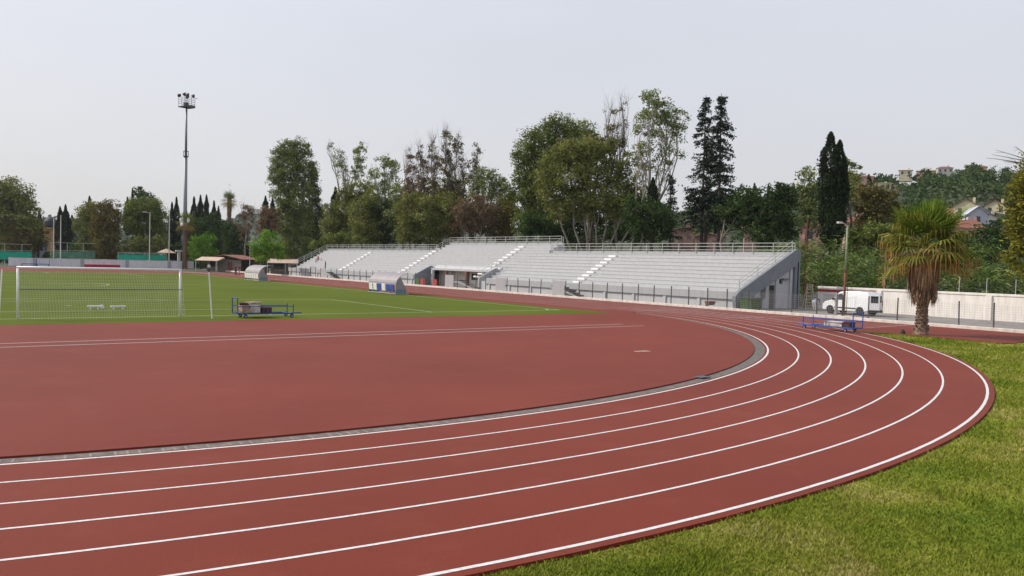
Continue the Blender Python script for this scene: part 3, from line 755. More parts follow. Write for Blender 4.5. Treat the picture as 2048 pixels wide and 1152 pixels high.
# ---------------------------------------------------------------- hurdle carts
def cart(loc, rz, label, paint, loads):
    c = empty('hurdle_cart', loc, rz, label, 'equipment cart', 'blue hurdle carts')
    W, LN = .52, 1.42                      # x along the cart, handle end at -x, tow bar at +x
    f = MB()
    for s in (-1, 1):
        f.box(-LN - .35, LN, s * W - .035, s * W + .035, .20, .27)
    for x in (-LN - .3, -.6, .3, 1.1): f.box(x - .03, x + .03, -W + .036, W - .036, .205, .265)
    f.build('deck_frame', M[paint], c, bevel=.006)
    for s in (-1, 1):
        f = MB(); f.tube([(-LN - .32, s * W, .64), (LN - .02, s * W, .64)], .022, n=6)
        for x in (-.1, LN - .04): f.tube([(x, s * W, .27), (x, s * W, .76 if x > 1 else .64)], .026, n=6)
        f.build('side_rail', M[paint], c)
    f = MB()
    for s in (-1, 1): f.tube([(-LN - .34, s * W, .26), (-LN - .36, s * W, 1.1)], .03, n=6)
    f.tube([(-LN - .36, -W, 1.09), (-LN - .36, W, 1.09)], .03, n=6); f.tube([(-LN - .35, -W, .6), (-LN - .35, W, .6)], .02, n=6)
    f.build('push_handle', M[paint], c)
    f = MB(); f.box(LN + .002, LN + .62, -.05, .05, .19, .26); f.build('tow_bar', M[paint], c, bevel=.006)
    for x in (-LN + .1, LN - .12):
        for s in (-1, 1):
            f = MB(); f.lathe([(.02, -.03), (.10, -.03), (.105, -.015), (.105, .015), (.10, .03), (.02, .03)], (x, s * (W - .02), .105), 16, axis='y')
            wv = f.build('wheel', M['rubber'], c, smooth=False)
            f = MB(); f.lathe([(.05, -.034), (.055, -.034), (.055, .034), (.05, .034)], (x, s * (W - .02), .105), 10, axis='y'); f.build('hub', M['steel'], wv)
            f = MB(); f.box(x - .035, x + .035, s * (W - .02) - .045, s * (W - .02) - .034, .1, .2); f.box(x - .035, x + .035, s * (W - .02) + .034, s * (W - .02) + .045, .1, .2); f.build('fork', M[paint], wv)
    return c
c1 = onz(513, 636, 0.016); c1b = onz(483, 639, .016); c1c = onz(571, 637, .016)
rz1 = math.atan2(c1c.y - c1b.y, c1c.x - c1b.x) * .5
cart((8.65, -5.05, 0.018), R(-2), 'dark blue hurdle cart at the pitch edge beside the goal, loaded with beige boxes', 'navy', 0)
cart((35.85, -22.95, 0.008), R(92), 'bright blue hurdle cart standing across the lanes of the bend', 'blue', 1)
def pile(loc, rz, spec, label, m, name):
    f = MB()
    for i, (x, y, z, a, b, h, t) in enumerate(spec):
        k = len(f.v); f.box(-a, a, -b, b, 0, h, i % len(m)); f.move(Matrix.Translation((x, y, z)) @ Matrix.Rotation(t, 4, 'Z') @ Matrix.Rotation(random.uniform(-.06, .06), 4, 'Y'), k)
    o = f.build(name, [M[q] for q in m], None, bevel=.012); o.location = loc; o.rotation_euler = (0, 0, rz)
    return o
def boxes(cart_loc, rz, items):
    for (x, y, z, a, b, h, t, m, nm, lb) in items:
        f = MB(); f.box(-a, a, -b, b, 0, h); f.box(-a - .008, a + .008, -b - .008, b + .008, h * .8, h * .8 + .02)
        for s in (-.5, .5): f.box(s * a - .012, s * a + .012, -b - .006, b + .006, .01, h - .004)
        mt = Matrix.Translation(cart_loc) @ Matrix.Rotation(rz, 4, 'Z')
        o = f.build(nm, M[m], None, bevel=.008); p = mt @ Vector((x, y, z)); o.location = p; o.rotation_euler = (0, 0, rz + t)
        tag(o, lb, 'crate', 'crates carried on the carts')
boxes((8.65, -5.05, .018), R(-2), [
    (-1.32, -.12, .275, .26, .34, .42, .12, 'load', 'crate', 'beige crate at the handle end of the dark blue cart'),
    (-.72, .1, .275, .30, .38, .46, -.06, 'loadwhite', 'crate', 'pale crate second from the handle of the dark blue cart'),
    (-.72, .1, .745, .34, .32, .12, .25, 'load', 'crate', 'flat beige crate topmost on the load of the dark blue cart'),
    (-1.3, -.05, .705, .22, .28, .10, -.3, 'loaddark', 'crate', 'flat maroon crate on top of the load nearest the cart handle'),
    (-.08, .0, .275, .26, .36, .30, .05, 'loaddark', 'crate', 'low maroon crate in the middle of the dark blue cart')])
boxes((35.85, -22.95, .008), R(92), [
    (-.45, .0, .275, .55, .40, .26, .03, 'loadwhite', 'crate', 'long pale crate on the bright blue cart in the bend'),
    (-1.3, .1, .275, .22, .30, .30, .1, 'loaddark', 'crate', 'dark crate beside the handle of the bright blue cart')])

# ---------------------------------------------------------------- team shelters, seen from behind
def shelter(x, y, ln_, label, panels, hz=1.0):
    c = empty('team_shelter', (x, y, 0.02), 0, label, 'team shelter', 'curved team shelters beside the pitch')
    prof = [(0.0, .92)] + [(1.55 - 1.55 * math.cos(q), .92 + 1.22 * math.sin(q)) for q in [R(90) * i / 8 for i in range(1, 9)]] + [(1.9, 2.10)]
    f = MB(); n = len(prof)
    for (a, z), (b, z2) in zip(prof, prof[1:]):
        f.add([(a, 0, z), (a, ln_, z), (b, ln_, z2), (b, 0, z2), (a + .012, 0, z - .012), (a + .012, ln_, z - .012), (b + .012, ln_, z2 - .012), (b + .012, 0, z2 - .012)],
              [(0, 1, 2, 3), (7, 6, 5, 4), (0, 3, 7, 4), (1, 5, 6, 2)])
    f.build('canopy', M['canopy'], c)
    f = MB()
    for yy in [ln_ * i / 4 for i in range(5)]:
        f.tube([(a + .02, yy, z - .02) for a, z in prof], .022, n=6); f.tube([(.02, yy, 0.03), (.02, yy, .92)], .022, n=6)
        f.tube([(0, yy, .05), (1.5, yy, .05)], .025, n=6)
    f.tube([(.02, 0, .92), (.02, ln_, .92)], .022, n=6); f.tube([(.02, 0, .06), (.02, ln_, .06)], .03, n=6); f.tube([(1.5, 0, .06), (1.5, ln_, .06)], .03, n=6)
    f.build('frame', M['steel'], c)
    for yy in (0, ln_):
        f = MB(); f.prism([(.03, .52), (.03, .9)] + [(a + .04, z - .05) for a, z in prof[1:5]] + [(1.2, .52)], 'y', yy - .008, yy + .008); f.build('side_window', M['canopy'], c)
        f = MB(); f.prism([(.03, .08), (.03, .515), (1.2, .515), (1.2, .08)], 'y', yy - .012, yy + .012); f.build('side_panel', M['panelblue'], c)
    k = len(panels); sp = (ln_ - .3) / k
    for i, m in enumerate(panels):
        yy = .15 + sp * (i + .5); w_ = sp * .40
        f = MB()
        f.prism([(-.02, .30), (-.09, .98), (-.04, .99), (.04, .36), (.46, .40), (.50, .33)], 'y', yy - w_, yy + w_)
        s_ = f.build('seat', M['seatwhite' if m == 'w' else 'seatblue'], c, bevel=.03)
        f = MB(); f.box(.18, .24, yy - .05, yy + .05, .08, .36); f.build('seat_stem', M['steel'], s_)
    f = MB(); f.box(.1, .9, .1, ln_ - .1, .062, .09); f.build('footboard', M['loadwhite'], c)
    return c
shelter(30.9, 21.3, 5.9, 'curved team shelter with mixed white and blue seats by the middle of the track', ['b', 'b', 'w', 'b', 'w', 'w'][::1])
shelter(31.0, 60.6, 5.9, 'more distant curved team shelter with all white seat backs', ['w'] * 6)

# ---------------------------------------------------------------- van by the wall
van = empty('van', (54.1, -13.0, -0.03), R(86), 'white panel van parked along the whitewashed wall', 'van')
def sy(z): return .90 - max(0, z - 1.0) * .14
prof = [(-2.12, .42), (-2.15, .62), (-2.13, 1.02), (-2.07, 1.70), (-1.98, 1.82), (-1.2, 1.90), (.15, 1.90), (.62, 1.80), (1.26, 1.16), (1.92, .98), (2.10, .80), (2.15, .55), (2.12, .32)]
ar = lambda cx: [(cx + .37 * math.cos(q), .32 + .37 * math.sin(q)) for q in [math.pi * i / 8 for i in range(9)]]
prof += [(p[0], max(p[1], .3)) for p in ar(1.40)] + [(p[0], max(p[1], .3)) for p in ar(-1.35)]
f = MB(); n = len(prof)
f.add([(x, -sy(z), z) for x, z in prof] + [(x, sy(z), z) for x, z in prof], [tuple(range(n)), tuple(range(2 * n - 1, n - 1, -1))] + [(i, (i + 1) % n, n + (i + 1) % n, n + i) for i in range(n)])
body = f.build('body', M['vanwhite'], van, bevel=.045)
def sidepoly(pts, name, m, off=.006):
    for s in (-1, 1):
        f = MB(); k = len(pts)
        f.add([(x, s * (sy(z) + off), z) for x, z in pts] + [(x, s * (sy(z) - .03), z) for x, z in pts], [tuple(range(k)), tuple(range(2 * k - 1, k - 1, -1))] + [(i, (i + 1) % k, k + (i + 1) % k, k + i) for i in range(k)])
        f.build(name, m, van)
sidepoly([(.30, 1.20), (1.12, 1.16), (.62, 1.66), (.30, 1.70)], 'side_window', M['glass'])
sidepoly([(-1.0, .50), (1.0, .50), (1.0, .60), (-1.0, .60)], 'rubbing_strip', M['plastic'], .012)
sidepoly([(.245, .45), (.262, .45), (.262, 1.75), (.245, 1.75)], 'door_seam', M['plastic'], .003)
sidepoly([(-.95, .62), (-.935, .62), (-.935, 1.75), (-.95, 1.75)], 'door_seam', M['plastic'], .003)
f = MB(); f.add([(.70, -.70, 1.75), (.70, .70, 1.75), (1.26, .80, 1.20), (1.26, -.80, 1.20)], [(0, 1, 2, 3)]); f.move(Matrix.Translation((.02, 0, .02))); f.build('windscreen', M['glass'], van)
f = MB(); f.box(-2.19, -2.06, -.88, .88, .28, .46); f.build('rear_bumper', M['plastic'], van, bevel=.03)
f = MB(); f.box(2.05, 2.20, -.86, .86, .28, .50); f.build('front_bumper', M['plastic'], van, bevel=.03)
for s in (-1, 1):
    f = MB(); f.box(-2.162, -2.10, s * .42 - .37, s * .42 + .37, .50, 1.72); d_ = f.build('rear_door', M['vanwhite'], van, bevel=.03)
    f = MB(); f.box(-2.172, -2.158, s * .42 - .29, s * .42 + .29, 1.06, 1.60); f.build('rear_window', M['glass'], d_)
    f = MB(); f.box(-2.18, -2.1, s * .83 - .05, s * .83 + .05, .80, 1.25); f.build('tail_lamp', M['red'], van, bevel=.01)
    f = MB(); f.box(1.98, 2.10, s * .66 - .18, s * .66 + .18, .78, .96); f.build('headlight', M['glass'], van, bevel=.03)
    f = MB(); f.box(.98, 1.12, s * 1.0 - .1, s * 1.0 + .1, 1.14, 1.32); f.build('wing_mirror', M['plastic'], van, bevel=.03)
    for x in (1.40, -1.35):
        f = MB(); f.lathe([(.15, -.1), (.31, -.1), (.33, -.07), (.33, .07), (.31, .1), (.15, .1)], (x, s * .80, .33), 24, axis='y'); wv = f.build('wheel', M['rubber'], van)
        f = MB(); f.lathe([(.03, -.085), (.19, -.085), (.21, -.095), (.21, .095), (.19, .085), (.03, .085)], (x, s * .80, .33), 18, axis='y'); f.build('rim', M['steel'], wv)
# a barn door stands open at the back
f = MB(); f.box(-.80, 0, -.03, .03, .50, 1.72); o = f.build('open_door', M['vanwhite'], van, bevel=.03)
o.location = (-2.15, .86, 0); o.rotation_euler = (0, 0, R(22))
f = MB(); f.box(-.68, -.12, -.036, .036, 1.06, 1.60); f.build('door_glass', M['glass'], o)

# ---------------------------------------------------------------- step ladder, dumpster, poles, heap
ld = empty('step_ladder', (56.9, -7.1, -0.03), R(-40), 'pale wooden step ladder standing open beside the grandstand end', 'ladder')
for s in (-1, 1):
    f = MB(); f.prism([(s * .42 - .035, 0), (s * .42 + .035, 0), (s * .20 + .03, 2.25), (s * .20 - .03, 2.25)], 'y', -.52, -.47)
    f.move(Matrix.Rotation(R(-11), 4, 'X')); f.build('front_rail', M['wood'], ld)
    f = MB(); f.prism([(s * .42 - .03, 0), (s * .42 + .03, 0), (s * .20 + .03, 2.2), (s * .20 - .03, 2.2)], 'y', .47, .51)
    f.move(Matrix.Rotation(R(11), 4, 'X')); f.build('rear_rail', M['wood'], ld)
for k in range(7):
    z = .28 + k * .29; hw_ = .42 - .22 * z / 2.25
    f = MB(); f.box(-hw_, hw_, -.54, -.44, z - .018, z + .018); f.move(Matrix.Rotation(R(-11), 4, 'X')); f.build('rung', M['wood'], ld)
f = MB(); f.box(-.24, .24, -.14, .14, 2.19, 2.23); f.build('top_plate', M['wood'], ld)

dm = empty('dumpster', (49.35, -6.75, -0.03), R(4), 'green ribbed metal dumpster at the corner of the grandstand', 'dumpster')
f = MB(); f.prism([(-.72, .16), (.72, .16), (.85, 1.0), (-.85, 1.0)], 'y', -.55, .55)
for i in range(7): f.box(-.72 + .23 * i, -.66 + .23 * i, -.59, -.553, .2, .95)
f.build('bin_body', M['dumpster'], dm, bevel=.015)
f = MB(); f.prism([(-.62, 1.005), (.62, 1.005), (.5, 1.10), (-.5, 1.10)], 'x', -.9, .9); f.build('lid', M['plastic'], dm, bevel=.02)
for sx_ in (-.6, .6):
    for sy_ in (-.4, .4):
        f = MB(); f.lathe([(.02, -.03), (.08, -.03), (.08, .03), (.02, .03)], (sx_, sy_, .08), 12, axis='y'); f.build('castor', M['rubber'], dm)

pl_ = empty('lamp_pole', (47.62, -16.4, 0.2), 0, 'tall pole, rusty below and pale green above, on the kerb by the van', 'lamp pole')
f = MB(); f.tube([(0, 0, 0), (.02, 0, 3.25)], .085, .08, n=10); f.build('lower_shaft', M['rust'], pl_, smooth=True)
f = MB(); f.tube([(.02, 0, 3.25), (.06, 0, 6.6)], .066, .055, n=10); f.build('upper_shaft', M['palegreen'], pl_, smooth=True)
f = MB(); f.lathe([(.11, -.05), (.12, 0), (.11, .05)], (.02, 0, 3.25), 10); f.build('joint_collar', M['rust'], pl_)
f = MB(); f.tube([(.06, 0, 6.5), (-.25, .1, 6.75), (-.5, .2, 6.8)], .03, n=6); f.box(-.85, -.4, .1, .3, 6.72, 6.86); f.build('lamp_head', M['whiter'], pl_)
f = MB(); f.tube([(.16, -.12, 0), (.16, -.12, 2.2)], .025, n=6); f.build('cable_duct', M['frond_yellow'], pl_)

rp_ = MB(); p = onx(1597, 490, 57.9); rp_.tube([(57.9, -5.9, 0), (57.92, -5.9, 6.5), (57.95, -5.9, 8.1)], .06, .035, n=8); rp_.tube([(57.95, -6.2, 7.6), (57.95, -5.6, 7.6)], .02, n=5)
tag(rp_.build('mast', M['rust'], None), 'thin rust red mast rising at the back corner of the grandstand', 'mast')

wb = empty('wheelbarrow', (48.6, -3.0, -0.03), R(70), 'rusty brown wheelbarrow left against the grandstand front', 'wheelbarrow')
f = MB(); f.prism([(-.42, .62), (.5, .58), (.28, .26), (-.22, .28)], 'y', -.30, .30); f.build('tray', M['rust'], wb, bevel=.02)
for s in (-1, 1):
    f = MB(); f.tube([(.62, s * .06, .17), (.0, s * .24, .28), (-.85, s * .29, .60)], .02, n=6); f.tube([(-.2, s * .25, .3), (-.3, s * .27, 0)], .02, n=6); f.build('handle', M['rust'], wb)
f = MB(); f.lathe([(.03, -.04), (.16, -.04), (.18, 0), (.16, .04), (.03, .04)], (.62, 0, .18), 14, axis='y'); f.build('wheel', M['rubber'], wb)

p = onz(1805, 669, -0.04); st = MB(); st.lathe([(.15, 0), (.15, .18), (.10, .22), (.08, .30), (.0, .31)], (p.x, p.y, -.05), 10)
tag(st.build('sprinkler_stub', M['darkbark'], None), 'small dark stub in the grass to the left of the palm trunk', 'sprinkler')

# red and white boards by the concourse, leaning on the fence
for y, m, lb in ((47.4, 'red', 'small red board at the foot of the concourse'), (44.2, 'red', 'second red board, beside the right-hand column of the concourse'), (48.8, 'dumpster', 'dark olive board at the shaded end of the concourse')):
    f = MB(); f.box(48.9, 48.96, y - .55, y + .55, .05, .95)
    for s in (-.4, .4): f.tube([(48.93, y + s, 0), (49.25, y + s, -.02), (48.98, y + s, .8)], .02, n=5)
    tag(f.build('folding_board', M[m], None, bevel=.01), lb, 'folding board', 'boards by the concourse')

# ---------------------------------------------------------------- people
def person(loc, rz, pose, shirt, legs, label, hair='hair', scale=1.0, child=None):
    J = dict(pel=(0, 0, .96), spi=(0, .01, 1.18), che=(0, .0, 1.38), nec=(0, .015, 1.50), hd0=(0, .03, 1.57), hd1=(0, .035, 1.66), hd2=(0, .02, 1.73),
             ls=(-.18, 0, 1.42), le=(-.23, -.02, 1.14), lw=(-.24, .07, .90), rs=(.18, 0, 1.42), re=(.23, -.02, 1.14), rw=(.24, .07, .90),
             lh=(-.095, 0, .93), lk=(-.10, .03, .50), la=(-.10, 0, .09), lt=(-.11, .16, .04), rh=(.095, 0, .93), rk=(.10, .03, .50), ra=(.10, 0, .09), rt=(.11, .16, .04))
    J.update(pose)
    rad = dict(pel=.135, spi=.125, che=.15, nec=.055, hd0=.07, hd1=.095, hd2=.075, ls=.075, rs=.075, le=.045, re=.045, lw=.03, rw=.03, lh=.10, rh=.10, lk=.062, rk=.062, la=.042, ra=.042, lt=.035, rt=.035)
    E_ = [('pel', 'spi'), ('spi', 'che'), ('che', 'nec'), ('nec', 'hd0'), ('hd0', 'hd1'), ('hd1', 'hd2'), ('che', 'ls'), ('ls', 'le'), ('le', 'lw'), ('che', 'rs'), ('rs', 're'), ('re', 'rw'),
          ('pel', 'lh'), ('lh', 'lk'), ('lk', 'la'), ('la', 'lt'), ('pel', 'rh'), ('rh', 'rk'), ('rk', 'ra'), ('ra', 'rt')]
    for s, wr, el in (('l', 'lw', 'le'), ('r', 'rw', 're')):
        d_ = (Vector(J[wr]) - Vector(J[el])).normalized(); sd = Vector((0, 1, 0)) if abs(d_.y) < .8 else Vector((0, 0, 1))
        sd = (sd - d_ * sd.dot(d_)).normalized(); curl = d_.cross(sd) * (1 if s == 'l' else -1)
        W_ = Vector(J[wr]); k = s + 'palm'; J[k] = tuple(W_ + d_ * .075); rad[k] = .032; E_.append((wr, k))
        for i, (o_, ln_) in enumerate(((-.032, .062), (-.011, .078), (.011, .072), (.032, .055))):
            a = s + 'f%da' % i; b = s + 'f%db' % i
            J[a] = tuple(W_ + d_ * (.085 + ln_ * .55) + sd * o_); J[b] = tuple(W_ + d_ * (.085 + ln_) + sd * o_ * 1.1 + curl * .018)
            rad[a] = .0095; rad[b] = .008; E_ += [(k, a), (a, b)]
        a = s + 'th'; J[a] = tuple(W_ + d_ * .07 + sd * .062); rad[a] = .011; E_.append((k, a))
    names = list(J); idx = {q: i for i, q in enumerate(names)}
    me = bpy.data.meshes.new('person'); me.from_pydata([J[q] for q in names], [(idx[a], idx[b]) for a, b in E_], [])
    o = bpy.data.objects.new('person', me); col.objects.link(o)
    sk = o.modifiers.new('skin', 'SKIN'); sk.use_smooth_shade = True
    if not me.skin_vertices: me.attributes.new('skin', 'FLOAT', 'POINT')
    for i, q in enumerate(names):
        r_ = rad[q]; me.skin_vertices[0].data[i].radius = (r_ * (1.15 if q in ('che', 'pel') else 1), r_ * (.82 if q in ('che', 'pel', 'spi') else 1))
    me.skin_vertices[0].data[idx['pel']].use_root = True
    sb = o.modifiers.new('sub', 'SUBSURF'); sb.levels = 1; sb.render_levels = 1
    bpy.context.view_layer.update()
    m2 = bpy.data.meshes.new_from_object(o.evaluated_get(bpy.context.evaluated_depsgraph_get()))
    o.modifiers.clear(); o.data = m2; m2.materials.clear()
    for q in ('skin', shirt, legs, 'shoe', hair): m2.materials.append(M[q])
    seg = {}
    for a, b in E_:
        kind = 0
        if (a, b) in (('pel', 'spi'), ('spi', 'che'), ('che', 'ls'), ('che', 'rs'), ('ls', 'le'), ('rs', 're'), ('che', 'nec')): kind = 1
        if (a, b) in (('pel', 'lh'), ('pel', 'rh'), ('lh', 'lk'), ('rh', 'rk'), ('lk', 'la'), ('rk', 'ra')): kind = 2
        if (a, b) in (('la', 'lt'), ('ra', 'rt')): kind = 3
        seg[(a, b)] = kind
    hd = Vector(J['hd1']); hu = (Vector(J['hd2']) - Vector(J['hd0'])).normalized(); fw = Vector((0, 1, 0)); fw = (fw - hu * fw.dot(hu)).normalized()
    for pg in m2.polygons:
        c = pg.center; best = None
        for (a, b), kd in seg.items():
            A, B_ = Vector(J[a]), Vector(J[b]); t = max(0, min(1, (c - A).dot(B_ - A) / max(1e-9, (B_ - A).length_squared)))
            dd = (c - A.lerp(B_, t)).length - rad[a] * .6
            if best is None or dd < best[0]: best = (dd, kd)
        kd = best[1]
        if kd == 0 and (c - hd).length < .2 and ((c - hd).dot(hu) > .02 and (c - hd).dot(fw) < .05 or (c - hd).dot(hu) > .055): kd = 4
        pg.material_index = kd
    o.location = loc; o.rotation_euler = (0, 0, rz); o.scale = (scale,) * 3
    f = MB()                                             # face: nose, eyes and mouth as small raised features
    fc = hd + fw * .088
    sdv = fw.cross(hu)
    f.add([fc + hu * .02 + fw * .0, fc - hu * .025 + sdv * .016, fc - hu * .025 - sdv * .016, fc - hu * .02 + fw * .028], [(0, 1, 3), (0, 3, 2), (1, 2, 3)])
    f.build('nose', M['skin'], o)
    f = MB()
    for s in (-1, 1): f.lathe([(.001, -.006), (.011, 0), (.001, .006)], tuple(fc + hu * .018 + sdv * .034 * s - fw * .008), 6)
    f.build('eyes', M['hair'], o)
    tag(o, label, 'person')
    return o
walk = dict(lk=(-.1, .16, .50), la=(-.1, .12, .10), lt=(-.1, .28, .06), rk=(.1, -.02, .50), ra=(.1, -.24, .13), rt=(.1, -.12, .04), le=(-.24, -.1, 1.15), lw=(-.22, .0, .92), re=(.24, .06, 1.15), rw=(.22, .2, .98))
sit = dict(pel=(0, 0, .12), spi=(0, .02, .34), che=(0, .08, .54), nec=(0, .11, .66), hd0=(0, .14, .73), hd1=(0, .15, .82), hd2=(0, .13, .89), ls=(-.18, .08, .58), rs=(.18, .08, .58), le=(-.23, .18, .32), re=(.23, .18, .32),
           lw=(-.12, .38, .28), rw=(.12, .38, .28), lh=(-.1, .02, .10), rh=(.1, .02, .10), lk=(-.13, .45, .16), rk=(.13, .45, .16), la=(-.12, .48, -.27), ra=(.12, .48, -.27), lt=(-.12, .63, -.31), rt=(.12, .63, -.31))
bend = dict(pel=(0, -.12, .90), spi=(0, .06, 1.03), che=(0, .28, 1.08), nec=(0, .40, 1.05), hd0=(0, .47, 1.02), hd1=(0, .54, .97), hd2=(0, .59, .92), ls=(-.17, .30, 1.06), rs=(.17, .30, 1.06), le=(-.2, .38, .80), re=(.2, .38, .80),
            lw=(-.14, .52, .60), rw=(.14, .52, .60), lh=(-.1, -.1, .88), rh=(.1, -.1, .88), lk=(-.12, -.02, .48), rk=(.12, -.02, .48))
crouch = dict(pel=(0, -.1, .42), spi=(0, .02, .62), che=(0, .12, .80), nec=(0, .16, .92), hd0=(0, .19, .98), hd1=(0, .2, 1.07), hd2=(0, .18, 1.14), ls=(-.18, .12, .84), rs=(.18, .12, .84), le=(-.22, .3, .62), re=(.22, .3, .62),
              lw=(-.1, .46, .56), rw=(.1, .46, .56), lh=(-.1, -.08, .42), rh=(.1, -.08, .42), lk=(-.14, .34, .52), rk=(.14, .34, .52))
person((55.3, -8.75, -.03), R(-100), bend, 'cl_blue', 'cl_white', 'person in a blue top and pale trousers bending down in front of the van')
p = onz(418, 546); person((p.x, p.y, 0), R(160), walk, 'cl_white', 'cl_black', 'person in a white top and black trousers on the far straight')
person((37.7, 91.4, 0), R(200), {}, 'cl_plum', 'cl_black', 'person in dark plum clothes standing near the far straight')
person((39.0, 93.5, 0), R(120), walk, 'cl_maroon', 'cl_grey', 'person in a maroon top and grey trousers walking by the red roofed hut')
def on_row(k, y): return (XF + 1.0 + k * DEP + .3, y, Z0_ + (k + 1) * RISE)
person(on_row(4, 93.2), R(90), sit, 'cl_red', 'cl_grey', 'person in a reddish top sitting on the far end of the seating rows', scale=1.05)
person((XF + .62, 82.6, Z0_), R(75), {}, 'cl_black', 'cl_plum', 'person in black standing on the lowest row by the stairs', scale=1.05)
person((48.2, 84.4, -.03), R(60), {}, 'cl_maroon', 'cl_maroon', 'person in dark reddish clothes standing behind the kerb fence', scale=1.05)

# ---------------------------------------------------------------- floodlight mast
fl = empty('floodlight_tower', (45.3, 152.8, 0), R(20), 'tall grey floodlight mast with a caged lamp platform on top', 'floodlight')
f = MB(); f.tube([(0, 0, 0), (0, 0, 26.2)], .52, .36, n=12); f.build('lower_mast', M['mast'], fl, smooth=True)
f = MB(); f.tube([(0, 0, 26.2), (0, 0, 37.6)], .28, .20, n=12); f.build('upper_mast', M['mast'], fl, smooth=True)
f = MB(); f.lathe([(.55, -.12), (.62, 0), (.55, .12)], (0, 0, 26.2), 12)
for q in range(6): a = q * math.pi / 3; f.tube([(.6 * math.cos(a), .6 * math.sin(a), 26.2), (.6 * math.cos(a), .6 * math.sin(a), 27.4)], .04, n=5)
f.lathe([(.60, 1.18), (.64, 1.22), (.60, 1.26)], (0, 0, 26.2), 12); f.build('rest_platform', M['darksteel'], fl)
f = MB(); f.box(-1.45, 1.45, -1.2, 1.2, 37.55, 37.75); f.box(-1.45, 1.45, -1.25, -1.18, 37.76, 38.1); f.build('platform', M['darksteel'], fl)
f = MB()
for sx_ in (-1.4, -.5, .5, 1.4):
    for sy_ in (-1.15, 1.15): f.tube([(sx_, sy_, 37.7), (sx_, sy_, 39.9)], .045, n=5)
for z in (38.4, 38.9, 39.4, 39.9):
    for s in (-1.15, 1.15): f.tube([(-1.4, s, z), (1.4, s, z)], .035, n=5)
    for s in (-1.4, 1.4): f.tube([(s, -1.15, z), (s, 1.15, z)], .035, n=5)
f.tube([(0, 0, 37.6), (0, 0, 41.2)], .05, n=5); f.tube([(1.4, -1.1, 39.9), (2.3, -1.1, 39.9)], .05, n=5); f.build('cage', M['mast'], fl)
for x, y in ((-1.45, -1.2), (-.55, -1.2), (.9, -1.2), (-1.2, 1.2), (.9, 1.2)):
    k = MB(); k.lathe([(.14, .42), (.22, .25), (.46, -.1), (.46, -.18)], (0, 0, 0), 12); k.move(Matrix.Translation((x, y, 40.35)) @ Matrix.Rotation(R(55 if y < 0 else -55), 4, 'X'))
    o = k.build('lamp', M['darksteel'], fl, smooth=True)
k = MB(); k.box(-1.0, -.2, -1.0, -.2, 37.76, 38.6); k.build('control_box', M['darksteel'], fl)

# slender court lamps beyond the end wall
def court_lamp(px, ptop, y, label, arm):
    p = ony(px, 505, y); t = ony(px, ptop, y)
    o = empty('court_lamp', (p.x, y, -.1), R(-10), label, 'street lamp', 'slender lamps round the courts')
    f = MB(); f.tube([(0, 0, 0), (0, 0, t.z + .1)], .13, .08, n=8); f.build('shaft', M['whiter'], o)
    if arm:
        f = MB(); f.tube([(0, 0, t.z), (-1.0, 0, t.z + .12)], .05, n=5); f.build('arm', M['whiter'], o)
        f = MB(); f.box(-1.6, -.6, -.22, .22, t.z + .08, t.z + .26); f.build('lamp_head', M['whiter'], o, bevel=.03)
    return o
court_lamp(107, 436, 158, 'thin lamp post beside the small yellow tower', 0)
court_lamp(121, 430, 157, 'thin lamp post in front of the dark cypress pair', 0)
court_lamp(299, 425, 156, 'lamp post with a side arm before the broad green tree', 1)
court_lamp(338, 419, 157, 'lamp post with a side arm above the tan umbrella', 1)
p = onz(499, 540); q = ony(499, 480, p.y); f = MB(); f.tube([(0, 0, 0), (0, 0, 6.2)], .09, .06, n=6); f.box(-.3, .3, -.1, .1, 6.15, 6.3)
p2 = ony(500, 500, 112); o = f.build('thin_post', M['steel'], None); o.location = (p2.x, 112, 0); tag(o, 'thin grey post rising behind the red roofed hut', 'post')

# ---------------------------------------------------------------- wall, courts, huts and tower beyond the far bend
ew = empty('end_wall', (10, 153, 0), R(0), 'low grey-white wall with dark piers beyond the far bend', 'wall')
f = MB(); f.box(0, 37.5, 0, .25, 0, 1.72); f.build('wall_body', M['endwall'], ew)
for i in range(9):
    x = .1 + i * 4.55; f = MB(); f.box(x - .35, x + .35, -.16, -.003, 0, 1.76); f.build('pier', M['standgrey'] if i % 2 else M['endwall'], ew)
f = MB(); f.box(-.1, 37.6, -.05, .3, 1.723, 1.80); f.build('coping', M['concrete'], ew)
o = MB(); a = ony(168, 535, 151.5); b = ony(240, 535, 151.5)
for i in range(4): o.box(a.x + (b.x - a.x) * i / 4, a.x + (b.x - a.x) * (i + .97) / 4, 151.0, 151.5, .02, .62)
tag(o.build('crash_mat', M['crimson'], None, bevel=.05), 'long crimson crash mat against the low end wall', 'crash mat')
for px, w_, lb in ((58, 1.4, 'dark blue equipment bench by the low end wall, nearer the end pier'), (86, 1.2, 'second dark blue equipment bench by the low end wall')):
    p = ony(px, 531, 151); h = empty('bench', (p.x, 151, 0), 0, lb, 'bench', 'blue benches by the end wall')
    f = MB(); f.box(-w_, w_, -.25, .25, .42, .55); f.build('seat', M['navy'], h)
    for s in (-1, 1):
        f = MB(); f.box(s * (w_ - .1) - .06, s * (w_ - .1) + .06, -.22, .22, 0, .42); f.build('leg', M['navy'], h)
    f = MB(); f.tube([(w_, .2, .5), (w_, .2, 1.5)], .05, n=5); f.build('upright', M['navy'], h)
